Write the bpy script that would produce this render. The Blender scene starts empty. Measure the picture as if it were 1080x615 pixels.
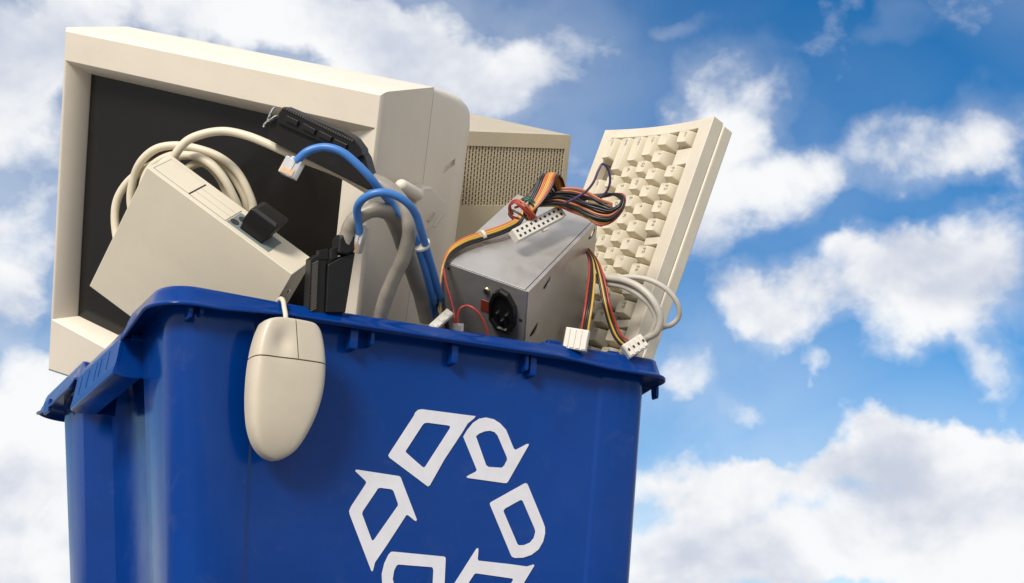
import bpy, bmesh, math, random
from mathutils import Matrix, Vector, Quaternion
random.seed(11)
# Measured layout in metres: F_* are 3x4 frames (axes and origin), D_* sizes, P_* cable runs, L_* outlines inside a frame.
# The rim of the bin is z = 0, its near left corner the origin; the ground is at z = -0.5.
DATA = {
"F_monitor":[[0.64028,0.74839,-0.17309,-0.003],[-0.696,0.4699,-0.54293,0.4703],[-0.32499,0.4681,0.82175,0.02965]],
"D_monitor":[0.39998,0.1017,0.39197],
"F_psu":[[0.65912,0.68911,-0.38268,0.33511],[-0.6737,0.23354,-0.73983,0.13506],[-0.4092,0.72549,0.60164,0.01702]],
"D_psu":[0.09396,0.15247,0.12],
"F_kb":[[0.14924,0.95586,0.25312,0.42215],[-0.95352,0.20689,-0.21907,0.26705],[-0.26176,-0.20866,0.94231,-0.1479]],
"D_kb":[0.18565,0.03194,0.5265],
"F_case":[[0.9785,-0.07953,-0.19031,0.41227],[-0.02044,0.88075,-0.47315,0.3329],[0.20524,0.46686,0.86018,0.03753]],
"D_case":[0.17613,0.264,0.31544],
"F_wbox":[[0.77574,0.62498,0.08738,-0.024],[-0.28972,0.47573,-0.83051,0.18694],[-0.56062,0.61894,0.55011,0.04566]],
"D_wbox":[0.16816,0.04282,0.14902],
"ARROWS":[[[[-0.049,0.087],[-0.0478,0.0903],[-0.0452,0.093],[-0.0413,0.0942],[-0.0175,0.0947],[0.0161,0.0954],[0.0141,0.0927],[0.0079,0.0871],[0.0035,0.0791],[-0.014,0.0503],[-0.0272,0.0245],[-0.0293,0.0231],[-0.0315,0.0243],[-0.0706,0.0451],[-0.0717,0.0472],[-0.0704,0.0497]],[[-0.0394,0.0795],[-0.0373,0.0816],[-0.0338,0.0823],[-0.0119,0.0826],[-0.0103,0.0816],[-0.0108,0.0798],[-0.0333,0.0413],[-0.0347,0.0402],[-0.0368,0.0408],[-0.0539,0.0517],[-0.0547,0.053],[-0.0536,0.0549]]],[[[0.0042,0.074],[0.0075,0.0804],[0.0136,0.0886],[0.02,0.0935],[0.0274,0.0957],[0.0359,0.0951],[0.043,0.0922],[0.0502,0.0867],[0.0599,0.0696],[0.0621,0.0687],[0.0743,0.076],[0.0765,0.0762],[0.0761,0.0745],[0.0556,0.037],[0.054,0.0356],[0.0511,0.0353],[0.0117,0.0357],[0.0105,0.0364],[0.0119,0.038],[0.02,0.0426],[0.021,0.0445]],[[0.0177,0.0762],[0.021,0.0792],[0.027,0.0822],[0.0325,0.0835],[0.0376,0.0828],[0.0412,0.0799],[0.0528,0.0604],[0.0533,0.0579],[0.0505,0.0521],[0.0479,0.0496],[0.0333,0.0487],[0.0306,0.0503]]],[[[-0.103,0.0289],[-0.1024,0.0302],[-0.1005,0.0304],[-0.0595,0.0294],[-0.0576,0.0285],[-0.0523,0.0185],[-0.038,-0.0081],[-0.0385,-0.0097],[-0.0402,-0.0093],[-0.0472,-0.0051],[-0.049,-0.0053],[-0.0663,-0.0344],[-0.0763,-0.0503],[-0.0775,-0.0572],[-0.0784,-0.0584],[-0.0794,-0.0574],[-0.1045,-0.0106],[-0.1056,-0.0073],[-0.1041,-0.003],[-0.0916,0.0187],[-0.0915,0.0204],[-0.0928,0.0217]],[[-0.0815,0.012],[-0.0793,0.0159],[-0.0767,0.0167],[-0.0662,0.0165],[-0.0638,0.0154],[-0.0583,0.0045],[-0.0581,0.0025],[-0.0789,-0.0301],[-0.0803,-0.0313],[-0.0816,-0.03],[-0.0927,-0.0087],[-0.0923,-0.0059]]],[[[0.0375,0.015],[0.0389,0.0161],[0.0741,0.0376],[0.0761,0.0379],[0.0776,0.0369],[0.097,0.0029],[0.0994,-0.002],[0.1,-0.0079],[0.0982,-0.0161],[0.0935,-0.0239],[0.086,-0.0296],[0.0769,-0.033],[0.0684,-0.034],[0.065,-0.0334],[0.0635,-0.0318],[0.0376,0.0131]],[[0.0527,0.0095],[0.0544,0.0115],[0.07,0.0209],[0.072,0.0212],[0.0735,0.0198],[0.0881,-0.0046],[0.089,-0.0074],[0.0876,-0.0134],[0.0836,-0.0182],[0.077,-0.0212],[0.0719,-0.0218],[0.0699,-0.0208],[0.0528,0.0081]]],[[[-0.0058,-0.0399],[-0.0055,-0.0418],[-0.0045,-0.0829],[-0.0052,-0.0849],[-0.0068,-0.0856],[-0.046,-0.0855],[-0.0515,-0.0851],[-0.0568,-0.0826],[-0.0631,-0.077],[-0.0674,-0.069],[-0.0687,-0.0597],[-0.067,-0.0501],[-0.0637,-0.0423],[-0.0614,-0.0396],[-0.0593,-0.0391],[-0.0075,-0.0391]],[[-0.0181,-0.0504],[-0.0173,-0.0528],[-0.0169,-0.071],[-0.0176,-0.073],[-0.0196,-0.0735],[-0.048,-0.074],[-0.0509,-0.0734],[-0.0554,-0.0692],[-0.0575,-0.0633],[-0.0569,-0.056],[-0.0548,-0.0513],[-0.053,-0.0501],[-0.0194,-0.0497]]],[[[0.0265,-0.1037],[0.0251,-0.1038],[0.0239,-0.1022],[0.0043,-0.0663],[0.0041,-0.0641],[0.0101,-0.0546],[0.026,-0.0288],[0.0277,-0.0284],[0.0282,-0.0302],[0.028,-0.0383],[0.0291,-0.0398],[0.063,-0.0402],[0.0817,-0.0409],[0.0883,-0.0385],[0.0898,-0.0387],[0.0894,-0.0401],[0.0614,-0.0852],[0.0591,-0.0878],[0.0546,-0.0886],[0.0296,-0.0887],[0.028,-0.0894],[0.0276,-0.0912]],[[0.0303,-0.0766],[0.0259,-0.0766],[0.0239,-0.0748],[0.0188,-0.0656],[0.0186,-0.0629],[0.0252,-0.0528],[0.0269,-0.0516],[0.0655,-0.0533],[0.0672,-0.0539],[0.0668,-0.0557],[0.0539,-0.0759],[0.0513,-0.077]]]],
"L_knob":[[0.4,0.0471,0.2964],[0.4,0.104,0.2757]],
"L_pill":[[0.4165,0.026,0.3002],[0.4165,0.0612,0.2873]],
"L_plate":[[0.414,0.0785,0.2927],[0.414,0.0932,0.291],[0.414,0.1303,0.2707],[0.414,0.1285,0.2569],[0.414,0.109,0.2456],[0.414,0.0787,0.2423],[0.414,0.0552,0.2568],[0.414,0.062,0.2778]],
"L_ridge":[[0.416,0.0914,0.2552],[0.416,0.1039,0.2632],[0.416,0.1079,0.2617],[0.416,0.0953,0.2534]],
"L_end_plate":[[0.415,0.1069,0.2467],[0.415,0.1215,0.256],[0.415,0.1268,0.2605],[0.415,0.129,0.256],[0.415,0.1126,0.2448]],
"L_collar":[[0.4175,0.054,0.2933],[0.4175,0.066,0.2929],[0.4175,0.0735,0.287],[0.4175,0.0654,0.2791],[0.4175,0.0521,0.2847]],
"MOUSE":[[0.0818,-0.0322],[0.0846,-0.0262],[0.0968,-0.0221],[0.1115,-0.0203],[0.1265,-0.0211],[0.1356,-0.026],[0.1406,-0.037],[0.145,-0.058],[0.1456,-0.0795],[0.1425,-0.0991],[0.1365,-0.1167],[0.128,-0.1325],[0.1182,-0.1402],[0.1101,-0.1425],[0.101,-0.1404],[0.0915,-0.1323],[0.0848,-0.1197],[0.0807,-0.1039],[0.0783,-0.0856],[0.0775,-0.0649],[0.0788,-0.0456]],
"MOUSE_SEAM":[[0.0818,-0.0589],[0.1437,-0.0571],[0.1103,-0.0247],[0.1158,-0.0572]],
"P_coil":[[0.0893,0.1078,0.1125],[0.0803,0.0982,0.1342],[0.0681,0.0955,0.1524],[0.0526,0.1013,0.1661],[0.0368,0.1136,0.1731],[0.0217,0.129,0.1713],[0.0111,0.1446,0.1625],[0.0093,0.1587,0.1449],[0.0184,0.1641,0.1184],[0.0441,0.1606,0.0904],[0.0752,0.1346,0.0805],[0.0987,0.1087,0.0969],[0.1023,0.0915,0.1197],[0.0946,0.0871,0.1354],[0.0804,0.0873,0.1553],[0.0628,0.0923,0.1681],[0.0444,0.1022,0.1756],[0.0273,0.1161,0.1804],[0.0122,0.1313,0.1791],[0.0031,0.1461,0.1703],[0.0011,0.1645,0.1574],[0.0042,0.1776,0.1352],[0.0199,0.1811,0.1041],[0.0516,0.1663,0.0807],[0.0798,0.1356,0.0867],[0.1001,0.1097,0.1075],[0.0978,0.1001,0.1288],[0.0854,0.0971,0.148],[0.0709,0.0981,0.1632],[0.0537,0.1039,0.1734],[0.0401,0.1163,0.177],[0.0269,0.1313,0.1735],[0.0121,0.1539,0.1683],[-0.0011,0.1778,0.1577],[-0.0064,0.1937,0.1406],[-0.0021,0.202,0.1136],[0.0094,0.1961,0.0815],[0.0333,0.1641,0.0664],[0.0557,0.1333,0.081],[0.0395,0.1253,0.1246],[0.0222,0.1072,0.1489],[0.0206,0.0924,0.1578],[0.0275,0.0798,0.1704],[0.0406,0.0674,0.1767],[0.0567,0.0573,0.1792],[0.074,0.0436,0.1735],[0.0928,0.0307,0.1637],[0.1099,0.0189,0.1535],[0.13,0.0105,0.1458],[0.1568,0.0044,0.1382],[0.1865,-0.001,0.1246]],
"P_coil_b":[[0.0138,0.1596,0.1057],[0.0053,0.1503,0.1258],[0.0078,0.137,0.1467],[0.0167,0.1241,0.1601],[0.0283,0.108,0.1657],[0.0419,0.0938,0.1635],[0.056,0.0849,0.1535],[0.0687,0.0827,0.1408],[0.0792,0.0847,0.127],[0.0875,0.0893,0.1157],[0.0942,0.0988,0.0976],[0.086,0.123,0.079],[0.0638,0.1592,0.0809],[0.0379,0.1653,0.118],[0.0349,0.1493,0.1474],[0.0427,0.1264,0.1631],[0.0542,0.1124,0.1667],[0.0677,0.1066,0.1555],[0.0789,0.1068,0.139],[0.0867,0.1112,0.1231],[0.0895,0.1248,0.1002]],
"P_blue_a":[[0.0965,-0.0371,0.1207],[0.1021,-0.0457,0.128],[0.1095,-0.0513,0.1316],[0.1176,-0.0583,0.1315],[0.129,-0.0643,0.1273],[0.143,-0.0672,0.1176],[0.1569,-0.0664,0.1078],[0.1708,-0.0593,0.1007],[0.1878,-0.0457,0.0973],[0.2036,-0.0439,0.0855],[0.2163,-0.0392,0.0709],[0.2342,-0.02,0.0581],[0.2582,0.013,0.0479],[0.2822,0.0472,0.0347],[0.2974,0.0676,0.0229]],
"P_blue_b":[[0.1655,-0.028,0.0695],[0.1594,-0.0366,0.0783],[0.1534,-0.048,0.085],[0.1529,-0.0613,0.0885],[0.1579,-0.0702,0.0915],[0.1665,-0.0756,0.0928],[0.1785,-0.078,0.091],[0.1909,-0.0761,0.0867],[0.2024,-0.0684,0.0814],[0.2115,-0.0594,0.0735],[0.2252,-0.0424,0.0661],[0.2494,-0.0098,0.0567],[0.2766,0.0277,0.0459],[0.2942,0.052,0.0361],[0.3061,0.0681,0.0246]],
"P_grey_lower":[[0.1597,-0.014,0.058],[0.1572,-0.0193,0.0688],[0.158,-0.0259,0.0779],[0.164,-0.0347,0.0855],[0.1744,-0.0403,0.0906],[0.188,-0.0375,0.0918],[0.208,-0.0158,0.0912],[0.2308,0.0144,0.0838],[0.252,0.0379,0.0708],[0.272,0.0577,0.0536],[0.2883,0.074,0.0351]],
"P_grey_upper":[[0.1652,-0.0312,0.1239],[0.1733,-0.0349,0.1216],[0.1833,-0.0408,0.116],[0.1946,-0.0445,0.1059],[0.2041,-0.0464,0.0913],[0.2087,-0.0425,0.0748],[0.21,-0.0296,0.0559],[0.2089,-0.0131,0.0402],[0.2086,0.0032,0.0243],[0.2095,0.016,0.0093],[0.2104,0.0248,-0.0051]],
"F_conn_up":[[0.72124,-0.06421,0.6897,0.0872],[-0.51542,0.61546,0.59628,0.00785],[-0.46277,-0.78555,0.4108,0.17404]],
"D_conn_up":[0.1011,0.0182,0.022],
"F_conn_low":[[0.79262,0.60908,0.02783,0.14205],[-0.17657,0.18562,0.96663,-0.01455],[0.58358,-0.77108,0.25467,0.03859]],
"D_conn_low":[0.0288,0.037,0.022],
"F_plug_a":[[0.6845,-0.30066,0.66412,0.08838],[-0.57141,0.34444,0.74488,-0.03255],[-0.45271,-0.88936,0.06397,0.12699]],
"D_plug_a":[0.0168,0.0164,0.008],
"F_plug_b":[[0.68535,-0.01996,0.72794,0.16094],[-0.63253,0.47901,0.60865,-0.028],[-0.36084,-0.87758,0.31567,0.07599]],
"D_plug_b":[0.0095,0.024,0.008],
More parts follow.
